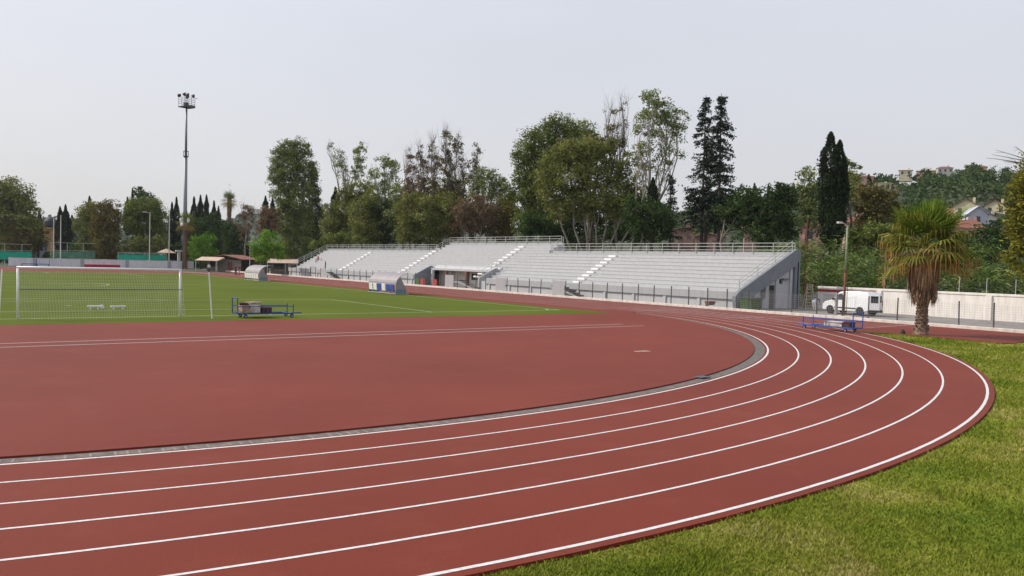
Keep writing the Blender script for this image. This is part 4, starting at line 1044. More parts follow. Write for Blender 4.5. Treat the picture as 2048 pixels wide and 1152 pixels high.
def screen(x0, x1, y, z0, z1, m, label, zt=3.4):
    o = empty('court_fence', (x0, y, 0), 0, label, 'fence', 'court fences with green windscreens')
    f = MB(); n = max(2, int((x1 - x0) / .8))
    top = [(x1 - x0) * i / n for i in range(n + 1)]
    for a, b in zip(top, top[1:]):
        j = .06 * math.sin(a * 2.3)
        f.add([(a, j, z0), (b, .06 * math.sin(b * 2.3), z0), (b, .06 * math.sin(b * 2.3), z1 - .05 * random.random()), (a, j, z1 - .05 * random.random())], [(0, 1, 2, 3)])
    f.build('windscreen', M[m], o, fix=False)
    x = 0
    while x <= x1 - x0 + .1:
        f = MB(); f.tube([(x, .1, 0), (x, .1, zt)], .05, n=6); f.build('post', M['steel'], o); x += 3.2
    f = MB()
    for z in (z1 + .2, zt): f.tube([(0, .1, z), (x1 - x0, .1, z)], .03, n=5)
    f.build('top_rail', M['steel'], o)
a = ony(236, 512, 157); b = ony(332, 512, 157); screen(a.x, b.x, 157, 1.5, 3.0, 'greennet', 'court fence with a bright green windscreen above the end wall')
a = ony(102, 512, 158); b = ony(190, 512, 158); screen(a.x, b.x, 158, 1.4, 3.3, 'greenfade', 'court fence with a faded green windscreen behind the end wall', 5.2)
a = ony(-25, 512, 158); b = ony(64, 512, 158); screen(a.x, b.x, 158.5, 1.2, 3.0, 'greennet', 'court fence with a green windscreen under the big tree at the wall end', 4.6)
# cream bell tower with a dark dome
p = ony(101, 500, 215); bt = empty('bell_tower', (p.x, 215, 0), R(30), 'small ochre tower under a dark dome among the cypresses', 'tower')
f = MB(); f.lathe([(1.6, -.2), (1.6, 9.2), (2.0, 9.3), (2.0, 9.8)], (0, 0, 0), 12); f.build('shaft', M['ochre'], bt)
f = MB(); f.lathe([(1.75, 9.81), (1.9, 10.6), (1.7, 11.6), (1.2, 12.3), (.4, 12.8), (.05, 12.9)], (0, 0, 0), 12); f.build('dome', M['lead'], bt)
for q in (0, 2, 4): 
    a = R(-90 + q * 60); f = MB(); f.box(-.22, .22, -.06, .06, 5.5, 7.6); f.move(Matrix.Translation((1.58 * math.cos(a), 1.58 * math.sin(a), 0)) @ Matrix.Rotation(a + R(90), 4, 'Z')); f.build('slit_window', M['dark'], bt)
# pale house behind the left tree
def simple_house(name, c, rz, w_, d, h, rh, wall, roof, label, wins=3, floors=1, hip=False, group=None, cat='house'):
    o = empty(name, c, rz, label, cat, group)
    f = MB()
    if hip: f.box(-w_ / 2, w_ / 2, -d / 2, d / 2, -3, h)
    else: f.prism([(-w_ / 2, -3), (w_ / 2, -3), (w_ / 2, h), (0, h + rh), (-w_ / 2, h)], 'y', -d / 2, d / 2)
    f.build('wall', M[wall], o)
    f = MB(); e_ = .35
    if hip:
        f.add([(-w_ / 2 - e_, -d / 2 - e_, h + .004), (w_ / 2 + e_, -d / 2 - e_, h + .004), (w_ / 2 + e_, d / 2 + e_, h + .004), (-w_ / 2 - e_, d / 2 + e_, h + .004), (-w_ / 4, 0, h + rh), (w_ / 4, 0, h + rh)],
              [(0, 1, 5, 4), (1, 2, 5), (2, 3, 4, 5), (3, 0, 4), (3, 2, 1, 0)])
    else:
        t = .16; s_ = rh / (w_ / 2)
        for s in (-1, 1):
            f.prism([(0, h + rh + .01), (s * (w_ / 2 + e_), h - e_ * s_ + .01), (s * (w_ / 2 + e_), h - e_ * s_ + t), (0, h + rh + t + .01)], 'y', -d / 2 - e_, d / 2 + e_)
    rf = f.build('roof', M[roof], o)
    f = MB(); f.box(w_ * .2, w_ * .2 + .6, d * .1, d * .1 + .6, h + rh * .3, h + rh + .7); f.build('chimney', M[wall], rf)
    for fl_ in range(floors):
        for i in range(wins):
            x = -w_ / 2 + w_ * (i + .5) / wins; z = h - 1.2 - fl_ * 2.9
            if z < .6: continue
            f = MB(); f.box(x - .45, x + .45, -d / 2 - .03, -d / 2 - .004, z - .65, z + .65); wv = f.build('window', M['glass'], o)
            f = MB(); f.box(x - .55, x + .55, -d / 2 - .06, -d / 2 - .031, z - .78, z - .66); f.build('sill', M['whiter'], wv)
        for i in range(2):
            y = -d / 2 + d * (i + .5) / 2; z = h - 1.2 - fl_ * 2.9
            for s in (-1, 1):
                f = MB(); f.box(*sorted((s * (w_ / 2 + .004), s * (w_ / 2 + .03))), y - .45, y + .45, z - .65, z + .65); f.build('window', M['glass'], o)
    return o
p = ony(62, 500, 200); simple_house('house', (p.x, 200, 0), R(-20), 6, 8, 5.2, 1.2, 'greyr', 'lead', 'pale grey house half hidden behind the left trees', 2, 2)
# tan umbrella and white post
p = ony(333, 500, 161); um = empty('parasol', (p.x, 161, 0), 0, 'tan parasol by the courts in front of the palm', 'parasol')
f = MB(); f.tube([(0, 0, 0), (0, 0, 4.4)], .05, n=6); f.build('pole', M['steel'], um)
f = MB(); k = 8; f.add([(0, 0, 4.6)] + [(2.3 * math.cos(2 * math.pi * i / k), 2.3 * math.sin(2 * math.pi * i / k), 3.6) for i in range(k)] + [(0, 0, 4.5)] + [(2.3 * math.cos(2 * math.pi * i / k), 2.3 * math.sin(2 * math.pi * i / k), 3.5) for i in range(k)],
      [(0, 1 + i, 1 + (i + 1) % k) for i in range(k)] + [(9, 10 + (i + 1) % k, 10 + i) for i in range(k)] + [(1 + i, 10 + i, 10 + (i + 1) % k, 1 + (i + 1) % k) for i in range(k)]); f.build('canopy', M['awning'], um)
p = ony(358, 510, 155.5); f = MB(); f.box(p.x - .3, p.x + .3, 155.3, 155.8, 0, 3.9); f.box(p.x - .8, p.x + .7, 155.0, 156.0, 3.91, 4.3)
tag(f.build('gate_pillar', M['whiter'], None), 'white pillar with a flat cap at the end of the courts', 'pillar')
# huts
def hut(c, rz, w_, d, label, awn):
    o = empty('kiosk', c, rz, label, 'kiosk', 'red roofed kiosks beyond the straight')
    f = MB(); f.prism([(-w_ / 2 - .4, 2.5), (0, 3.35), (w_ / 2 + .4, 2.5), (w_ / 2 + .4, 2.62), (0, 3.5), (-w_ / 2 - .4, 2.62)], 'y', -d / 2 - .5, d / 2 + .5); f.build('roof', M['rooftile'], o)
    f = MB()
    for i in range(int(w_ / .3)):
        x = -w_ / 2 + i * .3; f.box(x, x + .26, -d / 2, -d / 2 + .06, 0, 2.45)
    f.box(-w_ / 2, w_ / 2, d / 2 - .1, d / 2, 0, 2.5); f.box(-w_ / 2, -w_ / 2 + .1, -d / 2, d / 2, 0, 2.5); f.build('wall', M['shedwall'], o)
    f = MB(); f.prism([(-d / 2 - .5, 2.48), (-d / 2 - 2.9, 2.12), (-d / 2 - 2.9, 2.2), (-d / 2 - .5, 2.95)], 'x', -w_ / 2 - .8, w_ * awn); f.build('awning', M['awning'], o)
    for x in (-w_ / 2 - .6, 0, w_ * awn - .2):
        f = MB(); f.tube([(x, -d / 2 - 2.8, 0), (x, -d / 2 - 2.8, 2.15)], .06, n=6); f.build('post', M['whiter'], o)
    f = MB(); f.box(w_ * .1, w_ * .1 + 1.0, -d / 2 - .05, -d / 2 - .003, 0, 2.0); f.build('door', M['rust'], o)
    f = MB(); f.box(-w_ * .4, -w_ * .4 + 2.0, -d / 2 - .05, -d / 2 - .003, 1.0, 1.9); f.build('hatch', M['dark'], o)
    return o
hut((48.9, 128.5, 0), R(-52), 8.6, 6.0, 'timber kiosk with a red roof and tan awning, the farther of two', .05)
hut((53.2, 109.5, 0), R(-20), 5.4, 5.0, 'small kiosk with a red roof close to the end of the grandstand', .45)
# white plastic chair and table stack beside the near kiosk
p = Vector((50.6, 104.5, 0)); t_ = empty('cafe_table', p, 0, 'grey cafe table standing outside the nearer kiosk', 'table')
f = MB(); f.lathe([(.5, .72), (.5, .76)], (0, 0, 0), 14); f.build('table_top', M['standgrey'], t_)
f = MB(); f.tube([(0, 0, 0), (0, 0, .72)], .05, n=6); f.lathe([(.3, 0), (.3, .04)], (0, 0, 0), 12); f.build('pedestal', M['darksteel'], t_)

# ---------------------------------------------------------------- houses on the hillside
def hit(px, py, r0=150, r1=700):
    d_ = ray(px, py).normalized(); t = r0
    while t < r1:
        q = CAM + d_ * t
        if q.z <= ground_z(q.x, q.y): return q
        t += 2.0
    return CAM + d_ * r1
def hill_house(px, py, hpx, wpx, rot, wall, roof, label, dep=None, hip=False, wins=3, floors=1, rfrac=.35, d=None):
    q = far(px, py, dep) if dep else hit(px, py)
    dp_ = depth(q); k = dp_ / F; w_ = wpx * k; h = hpx * k
    return simple_house('house', (q.x, q.y, q.z), YAW + R(rot) - math.atan2(px - 1024, F), w_, d or w_ * .8, h * (1 - rfrac), h * rfrac, wall, roof, label, wins, floors, hip)
hill_house(1728, 364, 13, 36, 0, 'pinkr', 'rooftile', 'pink house on the ridge just right of the big cypress', 330, True, 4, 1, .3)
hill_house(1762, 384, 17, 34, 5, 'cream', 'cream', 'flat cream house below the ridge, right of the big cypress', 300, False, 3, 1, .12)
hill_house(1811, 351, 12, 24, 0, 'cream', 'awning', 'small yellow house standing alone on the skyline', 400, True, 2, 1, .2)
hill_house(1852, 350, 11, 34, 0, 'pinkr', 'awning', 'low pinkish house behind a round dark tree on the skyline', 405, True, 3, 1, .35)
hill_house(1889, 345, 12, 28, 8, 'whiter', 'rooftile', 'pale two-storey house with a brown roof in the middle of the skyline', 410, True, 3, 1, .35)
hill_house(1953, 341, 10, 36, 0, 'pinkr', 'rooftile', 'long low house with a red roof farthest right on the skyline', 420, True, 4, 1, .45)
hill_house(2005, 388, 13, 33, -3, 'pinkr', 'rooftile', 'red roofed house alone on the green slope', 300, True, 3, 1, .55)
hill_house(1934, 430, 30, 44, -6, 'cream', 'rooftile', 'pale yellow gabled house above the grey one', None, False, 2, 1, .45)
hill_house(1992, 428, 26, 38, -6, 'cream', 'rooftile', 'pale yellow gabled house next to the right edge tree', None, False, 2, 1, .4)
hill_house(1946, 464, 48, 36, 12, 'greyr', 'greyr', 'blue-grey gabled house with a white window', None, False, 1, 2, .3, 9)
hill_house(1900, 440, 24, 52, -4, 'whiter', 'rooftile', 'house with a long red roof left of the blue-grey gable', None, True, 3, 1, .55)
hill_house(1932, 472, 32, 64, 4, 'pinkr', 'rooftile', 'house with a broad red hipped roof and shaded veranda', None, True, 3, 1, .55)
hill_house(1986, 476, 22, 40, 0, 'whiter', 'whiter', 'low white house at the foot of the slope under the right edge tree', None, False, 2, 1, .1)
hill_house(1976, 452, 24, 30, 10, 'whiter', 'rooftile', 'white house between the blue-grey gable and the right edge tree', None, False, 2, 1, .35)
hill_house(1365, 492, 36, 38, 8, 'ruin', 'ruin', 'rough pink stone building glimpsed under the tall spruces', 130, False, 0, 1, .12)
hill_house(1420, 496, 28, 56, -6, 'ruin', 'awning', 'long pinkish stone house seen through the spruce trunks', 138, False, 0, 1, .2)
hill_house(1500, 476, 26, 24, 5, 'ruin', 'awning', 'pink house wall showing through the dark pine', 150, False, 0, 1, .2)
hill_house(1622, 484, 34, 40, -8, 'ruin', 'rooftile', 'pink house with a rusty roof left of the big cypress', 150, False, 1, 1, .25)
hill_house(1706, 468, 34, 34, 10, 'ruin', 'rooftile', 'shabby red roofed house right of the big cypress foot', 140, True, 0, 1, .35)
# far town on the left hill
for px, py, w_, lb in ((498, 413, 14, 'tiny white house on the distant hill left of the tallest dense tree'), (512, 420, 20, 'wider tiny white house on the distant hill left of the tallest dense tree'), (650, 412, 12, 'tiny white house on the distant hill right of the tallest dense tree'), (138, 437, 9, 'tiny house on the blue hill above the small tower')):
    hill_house(px, py + 4, 6, w_, 0, 'whiter', 'whiter', lb, 1350, False, 2, 1, .15)
# ---------------------------------------------------------------- vegetation
RIGHT = np.array([math.cos(YAW), math.sin(YAW), 0.0]); FWD = np.array([-math.sin(YAW), math.cos(YAW), 0.0]); UP = np.array([0, 0, 1.0])
def DX(px, x): return depth(onx(px, 520, x))
def unit(n):
    v = rng.normal(size=(n, 3)); return v / np.linalg.norm(v, axis=1)[:, None]
def cards(P, size, droop=0.0, asp=0.45, updir=0.0, N_=None):
    n = len(P); l = size * rng.uniform(.55, 1.45, n)
    a = unit(n); a[:, 2] = a[:, 2] * (1 - droop) - droop + updir; a /= np.linalg.norm(a, axis=1)[:, None]
    if N_ is None:
        b = np.cross(a, unit(n))
    else:
        m_ = N_ + unit(n) * 1.15 + UP * .3
        b = np.cross(m_, a)
    b /= np.linalg.norm(b, axis=1)[:, None] + 1e-9
    V = np.empty((n, 4, 3)); la = a * l[:, None]; lb = b * (l * asp)[:, None]
    V[:, 0] = P - la * .5; V[:, 1] = P + lb * .5 - la * .05; V[:, 2] = P + la * .5; V[:, 3] = P - lb * .5 - la * .05
    return V
def lobe_points(c, rx, ry, rz, n, cs, fill=.5):
    """leaf positions gathered into clusters within one uneven lobe"""
    k = max(3, n // 28)
    d = unit(k); ph = rng.uniform(0, 6.28, 3)
    bump = 1 + .20 * np.sin(d[:, 0] * 4.1 + ph[0]) * np.sin(d[:, 1] * 3.7 + ph[1]) + .16 * np.sin(d[:, 2] * 6.3 + d[:, 0] * 3 + ph[2])
    r = (fill + (1 - fill) * rng.random(k) ** .6) * bump
    q = d * r[:, None]
    cc = np.array(c) + q[:, :1] * rx * RIGHT + q[:, 1:2] * ry * FWD + q[:, 2:] * rz * UP
    w_ = rng.random(k) ** 1.5 + .25; idx = rng.choice(k, n, p=w_ / w_.sum())
    s = cs * .78 * (0.6 + .8 * rng.random(k))[idx]
    g = np.clip(rng.normal(size=(n, 3)), -1.5, 1.5)
    o_ = g / (np.linalg.norm(g, axis=1)[:, None] + 1e-9) * .8 + d[idx] * .6
    return cc[idx] + g * s[:, None] * np.array([1, 1, .75]), cc, o_

def limb(mb, a, b, r0, r1, sag=.12, n=5, k=5):
    a, b = Vector(a), Vector(b); L_ = (b - a).length
    off = Vector((random.uniform(-1, 1), random.uniform(-1, 1), random.uniform(-.2, .6))) * L_ * sag
    pts = [a.lerp(b, t) + off * math.sin(math.pi * t) + Vector((random.gauss(0, 1), random.gauss(0, 1), 0)) * L_ * .012 * (0 < i < k) for i, t in enumerate([j / k for j in range(k + 1)])]
    mb.tube(pts, r0, r1, n=n, cap=False); return pts

def tree(label, px, dep, lobes, leaf='g_mid', cov=4.0, size=.34, bark='darkbark', trunk=.28, twigs=5, cs=.5, name='broadleaf_tree', cat='tree', group=None,
         stems=None, droop=.15, fill=.5, bare=0, asp=.45, thick=.85, top_of_trunk=.55):
    """lobes: (px, py, half width, half height) as surveyed from the stand point, at the tree's own distance"""
    b = far(px, 520, dep); gz = ground_z(b.x, b.y); base = Vector((b.x, b.y, gz - .15))
    o = empty(name, base, 0, label, cat, group)
    k = dep / F; V = []; tm = MB(); ctr = []
    zlo = min(far(l[0], l[1] + l[3], dep).z for l in lobes) - base.z
    for (lx, ly, hx, hy, *rest) in lobes:
        dj = random.uniform(-1, 1) * hx * k * .35
        c = np.array(far(lx, ly, dep + dj) - base); rx, rz = hx * k, hy * k; ry = max(rx, min(rz, rx * 1.3)) * thick
        A = math.pi * rx * rz; cv = rest[0] if rest else cov; rx *= 1.05; rz *= 1.05
        size_ = size * .95; n = int(cv * 1.3 * A / (.5 * size_ * size_ * asp * 1.1)) + 8
        P, cc, no_ = lobe_points(c, rx, ry, rz, n, min(cs, max(rx, .3) * .5), fill)
        V.append(cards(P, size_, droop, asp, 0, no_)); ctr.append((Vector(c), rx, rz, cc))
    V = np.concatenate(V)
    zt = max(c[0].z + c[2] for c in ctr)
    V[:, :, 2] = np.maximum(V[:, :, 2], .1)
    # trunk or several stems, then limbs into the lobes, then twigs to the leaf clusters
    st = stems or [(0, 0)]
    tops = []
    zfork = max(.6, min(zt * top_of_trunk, zlo + (zt - zlo) * .25))
    for sx_, lean in st:
        a = Vector((sx_ * k * RIGHT[0], sx_ * k * RIGHT[1], 0)); t = a + Vector((lean * k * RIGHT[0], lean * k * RIGHT[1], zfork))
        limb(tm, a, t, trunk, trunk * .62, .05, 8); tops.append(t)
    for c, rx, rz, cc in ctr:
        t = min(tops, key=lambda q: (Vector((q.x, q.y, 0)) - Vector((c.x, c.y, 0))).length)
        if c.z < zfork * .8: t = Vector((t.x * .5, t.y * .5, max(.3, c.z * .5)))
        p = limb(tm, t, c + Vector((0, 0, rz * .3)), trunk * .5, trunk * .14, .10, 6)
        for j in range(twigs):
            e = Vector(cc[rng.integers(len(cc))]); limb(tm, p[rng.integers(2, 6)], e, trunk * .16, trunk * .035, .12, 4, 4)
        for j in range(bare):
            s_ = p[rng.integers(1, 6)]; e = c + Vector((random.uniform(-1, 1) * rx * .9 * RIGHT[0], random.uniform(-1, 1) * rx * .9 * RIGHT[1] * 1.0, rz * random.uniform(.4, 1.25)))
            e += Vector(RIGHT * random.uniform(-.5, .5) * rx)
            q = limb(tm, s_, e, trunk * .22, trunk * .05, .10, 4, 5)
            for _ in range(3):
                g_ = q[rng.integers(1, 5)]; limb(tm, g_, g_ + Vector((random.gauss(0, .8), random.gauss(0, .8), random.uniform(.6, 2.2))), trunk * .05, trunk * .02, .1, 3, 3)
    tm.build('trunk', M[bark], o, smooth=True, fix=False)
    quad_obj('crown', V, M[leaf], o)
    return o

def cypress(label, px, dep, ptop, hw_, pbot=530, leaf='g_cyp', group=None, tips=None, cov=6.5, size=.30, col_=0):
    b = far(px, 520, dep); gz = ground_z(b.x, b.y); base = Vector((b.x, b.y, gz - .15)); k = dep / F
    o = empty('cypress', base, 0, label, 'tree', group)
    V = []; tm = MB()
    for (tx, tt, hw2) in (tips or [(px, ptop, hw_)]):
        top = far(tx, tt, dep) - base; bot = .6 if pbot > 520 else max(.5, (far(px, pbot, dep) - base).z)
        w_ = hw2 * k; H = top.z - bot
        n = int(cov * 1.5 * w_ * H / (.5 * size * size * .4))
        t = rng.random(n) ** .85
        prof = np.minimum(1, (t * 6 + .35)) * (np.clip((1 - t) * 2.6, 0, 1) ** .6 if col_ else np.clip((1 - t) * 1.9, 0, 1) ** .75)
        wob = 1 + .16 * np.sin(t * 21 + rng.uniform(0, 6)) + .10 * np.sin(t * 47)
        q = rng.uniform(0, 6.283, n); lob = 1 + .17 * np.sin(3 * q + t * 9) + .1 * np.sin(5 * q - 14 * t)
        r = w_ * prof * wob * lob * (.55 + .45 * rng.random(n) ** .5) * (1 + .08 * rng.normal(size=n))
        off = np.array([top.x, top.y])
        P = np.stack([off[0] * t ** .6 + r * np.cos(q), off[1] * t ** .6 + r * np.sin(q), bot + t * H], 1)
        V.append(cards(P, size, 0, .4, .9))
        tm.tube([(0, 0, 0), (off[0] * .5, off[1] * .5, H * .5), (off[0], off[1], top.z - .3)], max(.12, w_ * .16), .03, n=6)
    tm.build('trunk', M['darkbark'], o, fix=False); quad_obj('crown', np.concatenate(V), M[leaf], o)
    return o

def spruce(label, px, dep, ptop, hw_, pbot, lean=0, dense=1.0, seed=1):
    b = far(px, 520, dep); base = Vector((b.x, b.y, ground_z(b.x, b.y) - .15)); k = dep / F
    o = empty('spruce', base, 0, label, 'tree', 'tall conifers behind the grandstand')
    top = far(px + lean, ptop, dep) - base; zb = (far(px, pbot, dep) - base).z; H = top.z - zb; w_ = hw_ * k
    rs_ = np.random.default_rng(seed); tm = MB(); tm.tube([(0, 0, 0), (top.x * .4, top.y * .4, top.z * .5), (top.x, top.y, top.z)], .28, .03, n=8)
    P = []
    z = zb
    while z < top.z - .25:
        t = (z - zb) / H; nb = int(rs_.integers(3, 6) * (1 if dense < 1 else 1.3))
        for j in range(nb):
            L_ = w_ * ((1 - t) ** .8 * 1.02 + .13) * rs_.uniform(.45, 1.1)
            q = rs_.uniform(0, 6.283); zz = z + rs_.normal() * .08; ax = Vector((top.x * zz / top.z, top.y * zz / top.z, zz))
            dr = rs_.uniform(.12, .42); mid = ax + Vector((math.cos(q) * L_ * .55, math.sin(q) * L_ * .55, -L_ * dr * .35)); tip = ax + Vector((math.cos(q) * L_, math.sin(q) * L_, -L_ * dr + .12))
            tm.tube([ax, mid, tip], .04 * (1.2 - t) + .012, .01, n=4, cap=False)
            m = int(L_ * 30 * dense) + 10
            for sj in .12 + .88 * rs_.random(m) ** .75:
                c = ax.lerp(mid, sj * 2) if sj < .5 else mid.lerp(tip, sj * 2 - 1)
                sp = .05 + .15 * (1 - abs(sj - .5))
                P.append((c.x + rs_.normal() * sp, c.y + rs_.normal() * sp, c.z - abs(rs_.normal()) * (.10 + .16 * sj)))
        z += rs_.uniform(.36, .62) * (1.15 - .5 * t)
    tm.build('trunk', M['darkbark'], o, fix=False)
    quad_obj('crown', cards(np.array(P), .30, .6, .4), M['g_blue'], o)
    return o

# --- left group, beyond the far bend
LG = 'trees beyond the far bend'
tree('big dark olive tree at the left end of the low wall, browner below', 18, 205, [(8, 385, 30, 28), (34, 392, 24, 30), (-18, 400, 30, 36), (50, 420, 22, 30), (10, 440, 50, 40), (52, 455, 22, 34), (20, 490, 40, 26)], 'g_olive', 4.5, .55, cs=.8, group=LG, trunk=.45)
tree('low brown-leaved tree leaning on the big dark olive one', 42, 203, [(28, 470, 18, 28), (48, 480, 20, 30), (38, 502, 20, 14)], 'g_brown', 4, .5, cs=.6, group=LG)
tree('small rusty tree between the big left tree and the yellow tower', 76, 215, [(74, 455, 14, 18), (80, 475, 16, 20), (72, 490, 14, 14)], 'g_brown', 3.5, .5, cs=.6, group=LG)
cypress('thin cypress just right of the big left tree', 79, 230, 420, 6, 490, group='dark cypresses beyond the courts')
cypress('left one of the dark cypress pair by the small tower', 120, 225, 413, 10, 515, group='dark cypresses beyond the courts')
cypress('right, taller one of the dark cypress pair by the small tower', 131, 222, 409, 11, 515, group='dark cypresses beyond the courts')
cypress('short dark cypress leaning on the pair by the small tower', 144, 224, 430, 10, 515, group='dark cypresses beyond the courts')
cypress('lone cypress tip rising behind the brown domed tree', 179, 230, 392, 10, 500, group='dark cypresses beyond the courts')
tree('broad olive green tree left of the brown domed tree', 172, 206, [(180, 425, 22, 20), (166, 445, 16, 20), (178, 470, 22, 24), (170, 498, 20, 22)], 'g_olive', 4, .5, cs=.7, group=LG, trunk=.35)
tree('brown domed tree reaching down to the low end wall', 213, 201, [(210, 424, 26, 22), (222, 440, 20, 28), (202, 458, 20, 30), (216, 480, 24, 32), (212, 508, 22, 22)], 'g_brown', 4.8, .5, cs=.7, group=LG, trunk=.4)
tree('broad fresh green tree behind the lamp with a side arm', 288, 212, [(270, 420, 22, 24), (296, 416, 26, 22), (318, 432, 18, 24), (262, 446, 18, 22), (290, 445, 28, 24), (318, 460, 18, 18)], 'g_mid', 4.2, .5, cs=.75, group=LG, bark='palebark', trunk=.35)
tree('ragged dark tree top above the broad fresh green tree', 286, 218, [(278, 388, 14, 12), (292, 396, 16, 12), (304, 402, 10, 8), (286, 412, 22, 20), (286, 460, 26, 40)], 'g_dark', 3.5, .5, cs=.5, group=LG)
cypress('slim cypress spike left of the ragged dark tree top', 265, 226, 376, 5, 470, group='dark cypresses beyond the courts')
cypress('stubby cypress left of the slim spike', 255, 224, 394, 8, 470, group='dark cypresses beyond the courts')
cypress('cypress tip on the right shoulder of the broad fresh green tree', 316, 226, 402, 8, 480, group='dark cypresses beyond the courts')
tree('low olive bushes under the broad fresh green tree', 272, 208, [(262, 492, 18, 14), (285, 488, 20, 14), (308, 492, 18, 14), (325, 485, 16, 18)], 'g_olive', 4, .45, cs=.5, group=LG, name='bush', cat='bush')
for i, (x, t, h_, lb) in enumerate(((344, 404, 8, 'cypress just left of the floodlight mast'), (353, 394, 9, 'cypress with a pointed tip touching the floodlight mast'), (388, 393, 10, 'first dark cypress right of the floodlight mast'), (401, 390, 10, 'tallest dark cypress right of the floodlight mast'),
                                    (413, 389, 9, 'dark cypress twin of the tallest one right of the mast'), (428, 401, 9, 'dark cypress next to the shaggy palm'), (437, 412, 8, 'small cypress behind the shaggy palm trunk'))):
    cypress(lb, x, 222 + i * 1.5, t, h_, 520, group='dark cypresses beyond the courts')
tree('dark undergrowth tree between the mast and the shaggy palm', 405, 210, [(392, 462, 22, 26), (420, 455, 24, 28), (440, 470, 18, 26), (415, 490, 34, 24)], 'g_dark', 4.5, .5, cs=.7, group=LG)
tree('light green bush right of the floodlight mast', 402, 199, [(392, 490, 18, 16), (412, 484, 18, 16), (402, 508, 28, 18)], 'g_fresh', 4, .42, cs=.5, group=LG, name='bush', cat='bush')
tree('dark evergreen behind the red roofed kiosk', 468, 196, [(462, 470, 18, 30), (476, 480, 18, 26), (470, 505, 26, 20), (500, 505, 18, 16)], 'g_dark', 4.5, .48, cs=.6, group=LG)
tree('reddish twiggy tree between the shaggy palm and the tallest dense tree', 492, 190, [(488, 422, 12, 16, 1.2), (500, 430, 12, 16, 1.2), (490, 448, 16, 18, 1.4), (484, 468, 14, 12, 1.0)], 'g_rust', 1.3, .4, bark='bark', group=LG, bare=5, twigs=9, trunk=.25, cs=.4)
cypress('narrow dark cypress left of the tallest dense tree', 531, 180, 392, 9, 480, group='dark cypresses beyond the courts')
cypress('second narrow cypress touching the tallest dense tree', 545, 182, 398, 8, 470, group='dark cypresses beyond the courts')
tree('rusty brown tree under the narrow dark cypress', 536, 174, [(532, 428, 14, 20), (545, 440, 14, 22), (528, 455, 12, 16)], 'g_rust', 2.6, .45, cs=.5, group=LG)
tree('fresh green bush at the foot of the tallest dense tree', 530, 150, [(520, 494, 16, 16), (538, 482, 18, 22), (552, 500, 18, 18), (526, 512, 20, 12)], 'g_fresh', 4, .38, cs=.45, group=LG, name='bush', cat='bush')

# --- behind the grandstand, from far to near
BG = 'trees behind the grandstand'
d1 = DX(590, 68)
tree('tall dense gum tree at the far end of the grandstand', 588, d1, [(560, 320, 20, 22), (576, 300, 18, 20), (600, 298, 22, 20), (552, 352, 14, 20), (578, 345, 26, 30), (606, 340, 24, 32), (570, 395, 24, 30), (600, 400, 26, 34), (572, 440, 26, 30), (604, 448, 24, 32), (586, 490, 34, 26)], 'g_mid', 4.6, .42, cs=.62, group=BG, bark='palebark', trunk=.4)
tree('darker tree hugging the right side of the tall dense gum', 624, d1 + 5, [(626, 345, 9, 20), (626, 385, 13, 28), (630, 430, 16, 32), (628, 478, 20, 28)], 'g_dark', 5, .42, cs=.55, group=BG)
d2 = DX(690, 68)
tree('sparse gum tree with bare forked limbs and a bare top', 690, d2, [(676, 312, 11, 18, 1.6), (686, 338, 12, 18, 1.8), (720, 304, 14, 20, 2.4), (716, 338, 14, 20, 2.0), (700, 360, 16, 16, 1.6), (658, 290, 8, 14, .5)], 'g_euc', 2, .36, cs=.42, group=BG, bark='palebark', trunk=.32, twigs=9, bare=3, top_of_trunk=.5)
cypress('dark narrow conifer in front of the sparse forked gum', 671, d2 - 3, 374, 14, 500, group='tall conifers behind the grandstand')
tree('brownish green thicket below the sparse forked gum', 690, d2 - 6, [(664, 440, 18, 30), (690, 420, 22, 32), (676, 470, 26, 26), (704, 455, 22, 30), (690, 390, 18, 18, 2.6)], 'g_olive', 4.2, .4, cs=.55, group=BG)
tree('low bright green bush at the stand corner below the forked gum', 672, d2 - 12, [(662, 480, 20, 13), (688, 478, 18, 14), (640, 492, 18, 12)], 'g_mid', 4.2, .34, cs=.4, group=BG, name='bush', cat='bush')
d3 = DX(775, 69)
tree('yellow-green gum with a flat open top', 770, d3, [(768, 324, 18, 12, 2.8), (786, 332, 14, 14, 2.8), (748, 346, 16, 12, 2.2), (776, 358, 18, 16, 2.0), (756, 380, 18, 18, 2.4), (784, 390, 16, 22, 2.6)], 'g_euc', 2.4, .36, cs=.42, group=BG, bark='palebark', trunk=.30, twigs=9, bare=2)
tree('dense dark thicket right below the yellow-green gum', 770, d3 - 4, [(740, 430, 22, 30), (772, 430, 24, 34), (752, 468, 26, 22), (786, 465, 22, 28)], 'g_dark', 4.6, .4, cs=.55, group=BG)
tree('olive shrub tree left of the dark thicket', 730, d3 - 6, [(722, 455, 22, 34), (738, 465, 22, 26), (716, 420, 20, 26, 3), (744, 405, 18, 24, 2.6)], 'g_olive', 4, .38, cs=.5, group=BG)
d4 = DX(880, 70)
